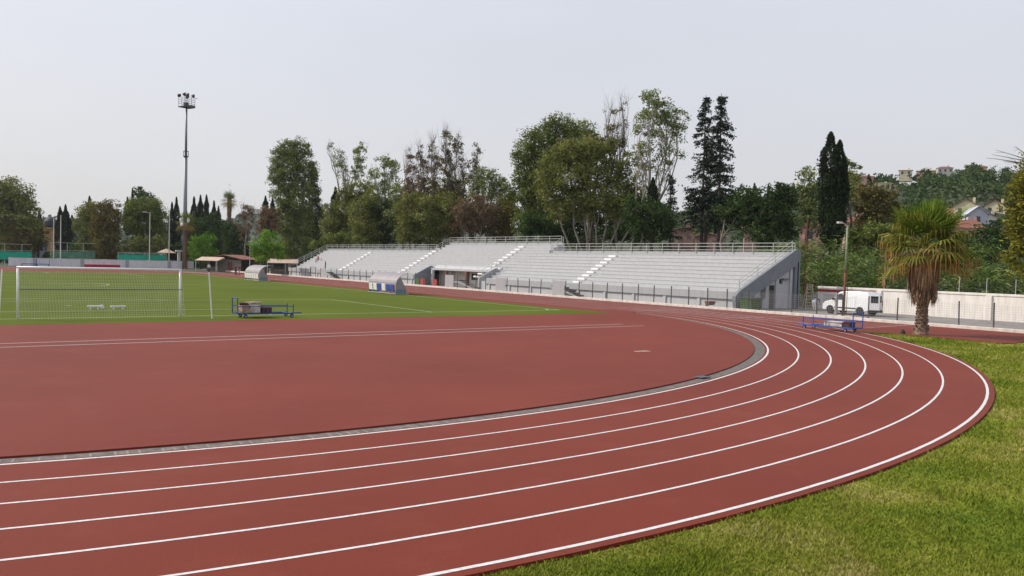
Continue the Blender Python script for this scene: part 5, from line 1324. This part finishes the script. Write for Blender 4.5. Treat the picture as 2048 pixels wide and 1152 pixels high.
for i, (x, lob, lb, lf) in enumerate((
    (822, [(816, 330, 10, 36, .8), (826, 360, 14, 30, 1.7), (820, 395, 16, 26, 2.6)], 'leafless tree with upright grey branches next to the yellow-green gum', 'g_rust'),
    (842, [(838, 320, 10, 36, .8), (848, 345, 12, 36, 1.7), (842, 390, 16, 30, 2.6)], 'second leafless upright tree, browner below', 'g_rust'),
    (868, [(864, 300, 10, 36, .6), (872, 340, 12, 36, 1.6), (866, 390, 16, 30, 2.7)], 'half bare tree left of the tallest brown spire', 'g_brown'),
    (894, [(893, 280, 9, 28, 1.5), (890, 320, 13, 34, 1.7), (898, 355, 14, 30, 1.7), (890, 395, 16, 28, 2.8)], 'tallest brown half-dead spire in the middle of the tree line', 'g_brown'),
    (918, [(916, 300, 9, 30, 1.6), (922, 340, 12, 32, 1.4), (914, 385, 14, 30, 2.7)], 'brown half-dead tree right of the tallest spire', 'g_brown'),
    (952, [(954, 318, 9, 24, 1.5), (946, 345, 11, 24, 1.5), (958, 365, 12, 22, 1.5)], 'leaning brown spire at the right end of the half-dead trees', 'g_brown'))):
    tree(lb, x, d4 + random.uniform(-5, 5), lob, lf, 1, .34, cs=.38, group='half dead trees behind the grandstand', bark='bark', trunk=.2, twigs=6, bare=17, droop=0)
tree('dense olive thicket under the half-dead trees', 860, d4 - 8, [(812, 450, 20, 34), (846, 440, 24, 36), (880, 436, 24, 38), (862, 470, 30, 24), (820, 470, 26, 22), (806, 412, 16, 26, 2.2), (832, 405, 18, 24, 2.2), (872, 405, 20, 24, 2.2), (902, 412, 20, 30, 2.6)], 'g_olive', 4.3, .38, cs=.5, group=BG)
tree('green gum right of the half-dead spires', 972, d4 - 2, [(966, 352, 18, 16, 2.6), (988, 356, 18, 18, 2.6), (960, 384, 22, 22, 3), (992, 390, 20, 26, 3), (1004, 366, 10, 14, 2)], 'g_euc', 3, .38, cs=.45, group=BG, bark='palebark', trunk=.28, twigs=7, bare=3)
tree('reddish brown bush tree with pale forked stems above the raised rail', 945, d4 - 12, [(922, 424, 20, 22, 2.6), (950, 415, 24, 26, 2.8), (972, 432, 20, 24, 2.6), (940, 448, 26, 18, 2.0), (916, 450, 14, 14, 2)], 'g_rust', 2.6, .34, cs=.45, group=BG, bark='palebark', trunk=.2, twigs=6, stems=[(-3, -14), (3, 12)])
tree('dark brown thicket behind the reddish bush tree', 1000, d4 - 9, [(985, 440, 26, 30), (1015, 430, 22, 34), (905, 462, 18, 24), (1005, 465, 26, 18)], 'g_brown', 4, .38, cs=.5, group=BG)
d5 = DX(1150, 68)
tree('dark green lobed tree on the left of the great spreading tree', 1060, d5 + 8, [(1062, 284, 24, 22), (1092, 266, 24, 20), (1118, 248, 24, 18), (1044, 314, 18, 22), (1080, 306, 30, 26), (1050, 348, 26, 28), (1090, 345, 30, 32), (1038, 384, 22, 26), (1072, 398, 28, 30), (1058, 440, 30, 32), (1122, 285, 24, 24), (1140, 262, 18, 18), (1110, 318, 26, 24)], 'g_mid', 4.4, .38, cs=.6, group=BG, trunk=.4)
tree('green peaked tree top behind the great spreading tree', 1168, d5 + 10, [(1166, 256, 16, 18, 3.2), (1178, 272, 22, 18), (1154, 280, 20, 20), (1190, 300, 22, 24), (1160, 320, 26, 30)], 'g_euc', 3.8, .36, cs=.5, group=BG, bark='palebark', bare=1)
tree('great spreading yellow-green tree with a fan of pale stems', 1188, d5 - 4, [(1120, 320, 34, 26), (1162, 305, 34, 26), (1206, 305, 30, 26), (1096, 355, 26, 28), (1140, 356, 40, 32), (1192, 352, 40, 34), (1232, 345, 26, 30), (1108, 392, 28, 24), (1150, 400, 36, 28), (1198, 400, 36, 28), (1238, 390, 26, 26), (1118, 425, 22, 20, 3), (1226, 425, 26, 20, 3), (1168, 430, 26, 14, 2.2), (1256, 330, 20, 22, 2.6), (1262, 372, 20, 24, 2.6), (1140, 305, 30, 20), (1180, 300, 30, 22)], 'g_olive', 4.0, .36, cs=.55, group=BG, bark='palebark', trunk=.17, twigs=8,
     stems=[(-5, -62), (-3, -40), (-2, -18), (0, 2), (2, 20), (3, 42), (5, 66)], top_of_trunk=.42)
tree('rust-tinged bough mass at the top of the great spreading tree', 1176, d5 - 1, [(1140, 290, 24, 14, 1.6), (1180, 282, 28, 14, 1.6), (1212, 292, 22, 14, 1.6)], 'g_brown', 1.6, .34, cs=.4, group=BG)
tree('dark shrub thicket at the foot of the great spreading tree', 1110, d5 + 2, [(1064, 452, 26, 24), (1100, 450, 26, 30), (1130, 462, 24, 22), (1260, 462, 30, 24), (1230, 470, 22, 18), (1290, 468, 26, 20)], 'g_dark', 4.3, .36, cs=.5, group=BG)
tree('dark backdrop tree behind the stems of the great spreading tree', 1170, d5 + 14, [(1120, 430, 30, 40), (1165, 425, 32, 42), (1210, 430, 32, 42), (1250, 425, 28, 44), (1080, 430, 28, 40), (1290, 410, 26, 40)], 'g_dark', 4.2, .42, cs=.6, group=BG)
tree('dark backdrop tree behind the half-dead spires', 880, d4 + 12, [(820, 440, 26, 36), (865, 430, 28, 40), (910, 432, 28, 40), (955, 440, 28, 36), (1000, 440, 26, 36)], 'g_dark', 4.2, .42, cs=.6, group=BG)
tree('mid green filler gum between the yellow-green gum and the leafless trees', 804, d4 + 8, [(800, 388, 20, 26, 3), (815, 420, 24, 30), (788, 425, 20, 28)], 'g_euc', 3.4, .4, cs=.5, group=BG, trunk=.24)
tree('olive gum filling the gap left of the yellow-green gum', 722, d3 + 8, [(712, 388, 20, 24, 3), (732, 378, 18, 22, 3), (716, 425, 28, 34), (746, 425, 22, 34)], 'g_olive', 3.6, .4, cs=.5, group=BG, trunk=.24)
tree('warm green gum filling in behind the half-dead spires', 900, d4 + 9, [(868, 385, 20, 24, 2.4), (900, 378, 22, 24, 2.4), (932, 382, 22, 26, 2.6), (885, 425, 30, 30), (935, 425, 28, 30)], 'g_olive', 3.4, .4, cs=.5, group=BG, trunk=.24)
tree('brown-tinged low tree between the green gum and the dark lobed tree', 1014, d4 + 2, [(1012, 392, 18, 22, 3), (1024, 415, 20, 26, 3.4), (1006, 430, 22, 26)], 'g_brown', 3.4, .4, cs=.5, group=BG, trunk=.24)
d6 = DX(1290, 70)
tree('leafless tall tree of thin upright twigs left of the highest gum', 1232, d6 + 6, [(1222, 235, 14, 36, .35), (1244, 230, 14, 36, .35), (1232, 270, 22, 30, .7), (1216, 285, 12, 22, .7), (1250, 285, 12, 26, .7)], 'g_brown', .5, .3, cs=.35, group=BG, bark='bark', trunk=.2, twigs=6, bare=14, droop=0)
tree('highest gum tree with airy feathery foliage', 1268, d6, [(1302, 196, 18, 14, 3.2), (1318, 216, 26, 18, 3.2), (1346, 238, 24, 22, 3.4), (1296, 236, 24, 20, 1.9), (1354, 262, 16, 18, 1.8), (1322, 262, 24, 20, 1.8), (1284, 266, 18, 18, 1.6), (1336, 292, 26, 18, 1.4), (1300, 300, 24, 18, 1.5), (1276, 300, 14, 16, 1.8), (1316, 330, 26, 16, 1.1), (1350, 316, 18, 14, 1.0), (1290, 340, 24, 16, 1.2)], 'g_euc', 2, .34, cs=.42, group=BG, bark='palebark', trunk=.24, twigs=9, bare=1, droop=.35,
     stems=[(0, 24), (-4, 4)], top_of_trunk=.35)
cypress('small dark conifer under the right side of the highest gum', 1306, d6 - 3, 356, 16, 470, group='tall conifers behind the grandstand')
spruce('small ragged dark spruce left of the tall spruce pair', 1341, d6 - 4, 342, 22, 470, 0, .7, 5)
tree('dull brownish thicket between the highest gum and the spruces', 1300, d6 - 6, [(1266, 420, 24, 30, 3), (1300, 430, 26, 34, 3.4), (1330, 440, 20, 34, 3.4), (1282, 456, 26, 22, 3)], 'g_dark', 3.4, .36, cs=.5, group=BG)
d7 = DX(1420, 72)
spruce('left one of the two tall spruces, thin and ragged', 1402, d7 + 2, 190, 44, 450, 10, .85, 11)
spruce('right one of the two tall spruces, darker and fuller', 1436, d7, 187, 52, 445, 7, 1.25, 23)
tree('dark boughs low on the spruce pair', 1410, d7 + 1, [(1390, 408, 24, 16, 2.6), (1420, 398, 30, 18, 2.8), (1455, 400, 24, 16, 2.8), (1378, 380, 18, 8, 1.4)], 'g_blue', 2.6, .38, cs=.4, group=BG, trunk=.3, name='conifer')
tree('leaning pine trunk with dark foliage right of the spruce pair', 1452, d7 - 4, [(1450, 425, 26, 14, 3), (1478, 410, 26, 16, 3.2)], 'g_dark', 3, .36, cs=.4, group=BG, bark='bark', trunk=.28, stems=[(6, -18)])
d8 = DX(1540, 74)
tree('broad dark stone pine in layered tiers', 1538, d8, [(1500, 388, 28, 12), (1545, 380, 32, 12), (1580, 388, 18, 12), (1488, 412, 28, 14), (1530, 408, 34, 16), (1574, 412, 24, 16), (1508, 440, 32, 18), (1556, 438, 30, 20), (1530, 466, 40, 20), (1578, 462, 18, 20)], 'g_dark', 4.2, .36, cs=.45, group=BG, trunk=.34, thick=1.0)
tree('light olive tree left of the big cypress', 1614, DX(1614, 84), [(1616, 348, 15, 14, 3), (1610, 372, 20, 18, 3), (1626, 395, 18, 22, 3), (1606, 412, 18, 20, 2.6), (1622, 436, 20, 20, 2.4)], 'g_euc', 3, .36, cs=.45, group=BG)
d9 = DX(1665, 76)
cypress('big dark cypress with twin tips by the corner of the stand', 1664, d9, 265, 26, 500, tips=[(1662, 264, 24), (1680, 280, 19), (1648, 308, 15), (1691, 322, 13)], cov=5, col_=1)
tree('olive tree peeping out behind the right side of the big cypress', 1700, d9 + 12, [(1698, 326, 12, 12, 2.8), (1704, 348, 14, 18, 3), (1698, 380, 16, 22, 3)], 'g_olive', 3, .38, cs=.45, group=BG)
d10 = DX(1750, 74)
tree('rounded brownish olive tree between the big cypress and the palm', 1748, d10 + 16, [(1744, 384, 22, 16), (1766, 392, 22, 18), (1728, 402, 18, 22), (1752, 420, 32, 26), (1782, 428, 16, 22), (1730, 445, 22, 22)], 'g_brown', 4, .40, cs=.5, group=BG)
tree('green hedge tree behind the lamp pole', 1760, d10 + 4, [(1716, 470, 24, 22), (1750, 466, 28, 24), (1786, 470, 24, 24), (1735, 496, 36, 18), (1782, 500, 28, 16)], 'g_mid', 4.2, .36, cs=.45, group=BG)
tree('dark hedge tree to the right of the palm crown', 1920, DX(1920, 74), [(1890, 500, 22, 20), (1925, 490, 26, 20), (1960, 500, 26, 22), (1995, 498, 24, 26), (1945, 520, 34, 16)], 'g_dark', 4.2, .36, cs=.45, group=BG)
tree('dark bushy tree below the white houses', 1990, DX(1990, 82), [(1968, 470, 18, 14), (2000, 462, 22, 20), (2030, 478, 22, 24)], 'g_dark', 4, .38, cs=.45, group=BG)
tree('yellow-green tree cut by the right edge, bare twigs on top', 2062, 58, [(2044, 372, 20, 34), (2072, 350, 30, 40), (2040, 420, 26, 30), (2070, 420, 32, 40), (2034, 455, 22, 26), (2060, 480, 34, 34), (2036, 515, 22, 26)], 'g_yel', 4, .26, cs=.42, group=BG, trunk=.2)
tm = MB()
b0 = far(2090, 335, 60); 
for tx, ty in ((1972, 316), (1992, 300), (2006, 322), (2030, 292), (1984, 309), (2040, 330)):
    q = limb(tm, b0, far(tx, ty, 60 + random.uniform(-2, 2)), .06, .012, .05, 5, 6)
    for _ in range(4):
        g_ = q[rng.integers(2, 6)]; limb(tm, g_, g_ + Vector(RIGHT) * random.uniform(-.9, .1) + Vector((0, 0, random.uniform(-.35, .5))), .014, .006, .1, 3, 3)
bt_ = far(2096, 520, 60); tm.tube([(bt_.x, bt_.y, 0), (bt_.x, bt_.y, 5), tuple(b0)], .16, .07, n=7)
tag(tm.build('bare_tree', M['bark'], None, fix=False), 'bare grey branches reaching in from the right edge above the yellow-green tree', 'tree')

# --- tall reeds on the bank behind the white wall
NR_ = 36000
y = rng.uniform(-44, 13, NR_); x = 62.0 + 12 * rng.random(NR_) ** 1.2
hm = 3.0 + .6 * np.sin(y * .31 + 1) + .4 * np.sin(y * .83) + (x - 62) * .13
hm *= np.where(y > -16, 1.3, 1.0)
z = hm * rng.random(NR_) ** .65
P = np.stack([x + .2 * rng.normal(size=NR_), y + .2 * rng.normal(size=NR_), z + .2], 1)
q = rng.uniform(0, 6.283, NR_); l = rng.uniform(.5, 1.1, NR_); up = rng.uniform(-.5, 1.0, NR_)
a = np.stack([np.cos(q), np.sin(q), up], 1); a /= np.linalg.norm(a, axis=1)[:, None]
b_ = np.cross(a, unit(NR_)); b_ /= np.linalg.norm(b_, axis=1)[:, None]
V = np.empty((NR_, 4, 3)); wv = .035 + .03 * rng.random(NR_)
V[:, 0] = P; V[:, 1] = P + a * (l * .45)[:, None] + b_ * wv[:, None]; V[:, 2] = P + a * l[:, None] - np.array([0, 0, 1]) * (l * .25)[:, None]; V[:, 3] = P + a * (l * .45)[:, None] - b_ * wv[:, None]
tag(quad_obj('reeds', V, M['g_reed']), kind='stuff')

# --- scrub and small trees over the hillside behind, and dark tree belts far left
def scatter(name, m, n, a0, a1, r0, r1, hr, leaf, per, cond=None):
    Vs = []
    a = rng.uniform(a0, a1, n); r = np.sqrt(rng.uniform(r0 * r0, r1 * r1, n))
    for aa, rr_ in zip(a, r):
        th_ = HEAD - R(aa); x, y = CX + rr_ * math.cos(th_), CY + rr_ * math.sin(th_)
        if cond and not cond(x, y): continue
        h_ = rng.uniform(*hr); g_ = ground_z(x, y)
        if cond is None or True:
            P, _, no_ = lobe_points((x, y, g_ + h_ * .4), h_ * .75, h_ * .75, h_ * .6, per, h_ * .2, .4)
            P[:, 2] = np.maximum(P[:, 2], g_ + .05)
            Vs.append(cards(P, leaf * (.6 + .4 * rr_ / r1), .1, .6, 0, no_))
    tag(quad_obj(name, np.concatenate(Vs), M[m]), kind='stuff')
def clear(x, y):
    for hx, hy, hr_ in HOUSES:
        if (x - hx) ** 2 + (y - hy) ** 2 < hr_ ** 2: return False
    # keep the slope in front of each house open
    return True
HOUSES = []
for o in list(col.objects):
    if o.get('category') == 'house' and o.parent is None:
        d_ = Vector((CX - o.location.x, CY - o.location.y, 0)).normalized()
        for t in (0, 5, 10): HOUSES.append((o.location.x + d_.x * t, o.location.y + d_.y * t, 4.5))
scatter('hillside_woods', 'g_hill', 2600, 10, 34, 205, 470, (1.6, 3.8), .85, 80, clear)
scatter('distant_woods', 'g_dark', 520, -36, 6, 235, 330, (3, 6.5), 1.6, 46, clear)
scatter('far_hill_woods', 'g_hill', 2600, -36, -8, 980, 1560, (4, 8), 3.6, 26)
# thin conifers along the ridge above the stone pine
for i, (x, t) in enumerate(((1509, 366), (1537, 372), (1556, 369), (1568, 366), (1576, 369), (1587, 366))):
    cypress(['small conifer silhouetted first from the spruces on the low skyline', 'tiny conifer, second from the spruces on the low skyline', 'tiny conifer left of the dark skyline clump', 'tallest conifer of the dark skyline clump', 'middle conifer of the dark skyline clump', 'conifer of the skyline clump nearest the olive tree'][i], x, 300, t, 6, 420, group='conifers on the low skyline', size=.7, cov=5)
for i, (x, y_, w_, lf, lb) in enumerate(((1828, 352, 9, 'g_dark', 'round dark pine between two houses on the skyline'), (1849, 346, 12, 'g_dark', 'round blue-dark pine in front of the low pinkish house on the skyline'), (1925, 346, 9, 'g_dark', 'small dark tree right of the pale two-storey skyline house'), (1984, 343, 12, 'g_dark', 'dark tree right of the long red roofed skyline house'), (1762, 357, 8, 'g_dark', 'small round tree left of the yellow skyline house'), (2010, 344, 10, 'g_dark', 'last dark tree on the skyline before the right edge'))):
    tree(lb, x, 385, [(x, y_, w_, w_ * .75)], lf, 4, 1.1, cs=1.0, group='trees on the skyline', twigs=1, trunk=.3)
cypress('thin dark cypress in front of the pink ridge house', 1737, 300, 350, 4, 372, size=.7)

# ---------------------------------------------------------------- palms
def fan(P0, az, el, L_, Wf, nl=22, droop=.3, spread=R(115), tips=None):
    """one fan leaf: blades radiating from the end of the stalk, tips hanging"""
    d = np.array([math.cos(az) * math.cos(el), math.sin(az) * math.cos(el), math.sin(el)])
    side = np.array([-math.sin(az), math.cos(az), 0.0]); nrm = np.cross(d, side)
    V = []
    for i in range(nl):
        t = -1 + 2 * (i + .5) / nl; a = t * spread
        dr = d * math.cos(a) + side * math.sin(a); dr = dr / np.linalg.norm(dr)
        l = L_ * (.72 + .28 * math.cos(a * .6)) * rng.uniform(.88, 1.1)
        wv = np.cross(dr, nrm); wv /= np.linalg.norm(wv) + 1e-9
        p1 = P0 + dr * l * .5 - UP * l * .06 * droop; p2 = P0 + dr * l * .85 - UP * l * (.34 * droop); p3 = P0 + dr * l * (.98 - .15 * droop) - UP * l * (.85 * droop) + rng.normal(size=3) * .03 * l
        w_ = Wf
        V.append([P0 - wv * w_ * .15, P0 + wv * w_ * .15, p1 + wv * w_, p1 - wv * w_])
        V.append([p1 - wv * w_, p1 + wv * w_, p2 + wv * w_ * .42, p2 - wv * w_ * .42])
        (V if tips is None else tips).append([p2 - wv * w_ * .42, p2 + wv * w_ * .42, p3 + wv * w_ * .10, p3 - wv * w_ * .10])
    return V
def fan_palm(base, label, H, Rc, trunk_r, skirt, scale=1.0, nl=22, counts=(22, 26, 22), group=None, frond_len=1.35, wf=.026, trunk_m='palmbark', skirt_r=1.1):
    o = empty('fan_palm', base, 0, label, 'palm', group)
    f = MB(); prof = []
    zt = H
    seg = 46
    for i in range(seg + 1):
        t = i / seg; r = trunk_r * (1.0 + .8 * math.exp(-t * H / .5)) * (1 - .18 * t)
        prof.append((r + (.035 * trunk_r / .36 if i % 2 else 0), t * zt))
    f.lathe(prof, (0, 0, 0), 18)
    # broken leaf bases stud the trunk
    nb = int(150 * min(1.2, H / 4))
    for i in range(nb):
        q = i * 2.399; z = .25 + (zt - .4) * i / nb; r = trunk_r * (1.0 + .8 * math.exp(-z / .5)) * (1 - .18 * z / zt)
        c, s = math.cos(q), math.sin(q); k = len(f.v)
        f.add([(r * .92, -.07, -.07), (r * .92, .07, -.07), (r * .92, .05, .09), (r * .92, -.05, .09), (r + .085, -.04, .07), (r + .085, .04, .07), (r + .06, .03, .14), (r + .06, -.03, .14)],
              [(3, 2, 1, 0), (4, 5, 6, 7), (0, 1, 5, 4), (1, 2, 6, 5), (2, 3, 7, 6), (3, 0, 4, 7)])
        f.move(Matrix.Translation((0, 0, z)) @ Matrix.Rotation(q, 4, 'Z'), k)
    f.build('trunk', M[trunk_m], o, fix=False)
    if skirt:
        z0, z1 = skirt; V = []
        n = 1500
        for i in range(n):
            q = rng.uniform(0, 6.283); zz = z1 + (z1 - z0) * .25 * rng.normal() * .4 if i % 3 else rng.uniform(z0 + .5, z1)
            L_ = rng.uniform(.7, 1.5) * min(1, (z1 - z0) / 1.7); r0 = skirt_r * rng.uniform(.35, .92); r1 = r0 + rng.uniform(-.1, .16)
            zb = max(z0 + rng.uniform(-.15, .25), zz - L_)
            c = np.array([math.cos(q), math.sin(q), 0]); sd = np.array([-math.sin(q), math.cos(q), 0]); w_ = rng.uniform(.02, .055)
            a = c * r0 + UP * zz; b = c * r1 + UP * zb + sd * rng.normal() * .08; m_ = (a + b) / 2 + c * .10
            V += [[a - sd * w_ * .6, a + sd * w_ * .6, m_ + sd * w_, m_ - sd * w_], [m_ - sd * w_, m_ + sd * w_, b + sd * w_ * .25, b - sd * w_ * .25]]
        quad_obj('dead_frond_skirt', np.array(V), M['thatch'], o)
    st = MB(); TV = []
    for nm, cnt, e0, e1, stalk, m, dr in (('upright_fronds', counts[0], R(40), R(86), (.42, .80), 'frond_green', .08), ('arching_fronds', counts[1], R(-30), R(46), (.5, 1.06), 'frond_yellow', .78), ('hanging_fronds', counts[2], R(-48), R(-20), (.4, .75), 'frond_brown', .85)):
        V = []
        for i in range(cnt):
            az = i * 2.399 + rng.uniform(-.3, .3); el = e0 + (e1 - e0) * ((i + .5) / cnt) + rng.normal() * .16
            s_ = rng.uniform(*stalk) * (Rc - frond_len * .75) + (.35 if nm == 'upright_fronds' else 0) * Rc / 2.85
            d = np.array([math.cos(az) * math.cos(el), math.sin(az) * math.cos(el), math.sin(el)])
            p0 = np.array([0, 0, H]) + d * .15; p1 = np.array([0, 0, H]) + d * s_ - UP * s_ * .12 * (1 if el < R(40) else 0)
            st.tube([p0, (p0 + p1) / 2 + UP * .06, p1], .028 * scale, .018 * scale, n=4, cap=False)
            V += fan(p1, az, el, frond_len * rng.uniform(.85, 1.12) * (1.22 if nm == 'upright_fronds' else 1), wf, nl, dr * rng.uniform(.55, 1.35), R(85) if el > R(50) else R(115), TV if (dr > .6 and el < R(24) and nl > 20) else None)
        if V and nm == 'arching_fronds' and TV: quad_obj(nm, np.array(V + TV), M[m], o, M['frond_brown'], len(TV))
        elif V: quad_obj(nm, np.array(V), M[m], o)
    st.build('leaf_stalks', M['frond_yellow'], o, fix=False)
    return o
fan_palm((38.68, -26.94, -.05), 'stout fan palm with a thick skirt of dead fronds at the grass tip', 4.95, 2.85, .25, (1.75, 4.15), frond_len=1.5, wf=.060, nl=22, counts=(15, 27, 0), skirt_r=.78)
p = ony(457, 520, 160); t = ony(455, 402, 160)
fan_palm((p.x, 160, -.1), 'tall palm with a shaggy ragged trunk behind the kiosk', t.z, 2.6, .42, (3.0, t.z - .6), frond_len=1.3, wf=.05, nl=12, counts=(14, 16, 5), skirt_r=.55)
p = ony(366, 537, 154); t = ony(365, 446, 154)
fan_palm((p.x, 152.0, -.1), 'smaller palm with a bare reddish trunk right beside the floodlight mast', t.z, 2.9, .30, (t.z - 1.6, t.z - .2), frond_len=1.3, wf=.05, nl=12, counts=(12, 20, 6), trunk_m='rust', skirt_r=.5)

# ---------------------------------------------------------------- thin summer haze
hz = MB(); hz.box(-1700, 1700, -300, 1900, -1.5, 150)
hm_ = bpy.data.materials.new('haze'); hm_.use_nodes = True
hn = hm_.node_tree; hn.nodes.remove(hn.nodes['Principled BSDF'])
pv = hn.nodes.new('ShaderNodeVolumePrincipled'); pv.inputs['Color'].default_value = (0.86, 0.91, 1.0, 1); pv.inputs['Density'].default_value = 0.00008
pv.inputs['Anisotropy'].default_value = 0.2
hn.links.new(pv.outputs['Volume'], hn.nodes['Material Output'].inputs['Volume'])
tag(hz.build('haze', hm_), kind='stuff')
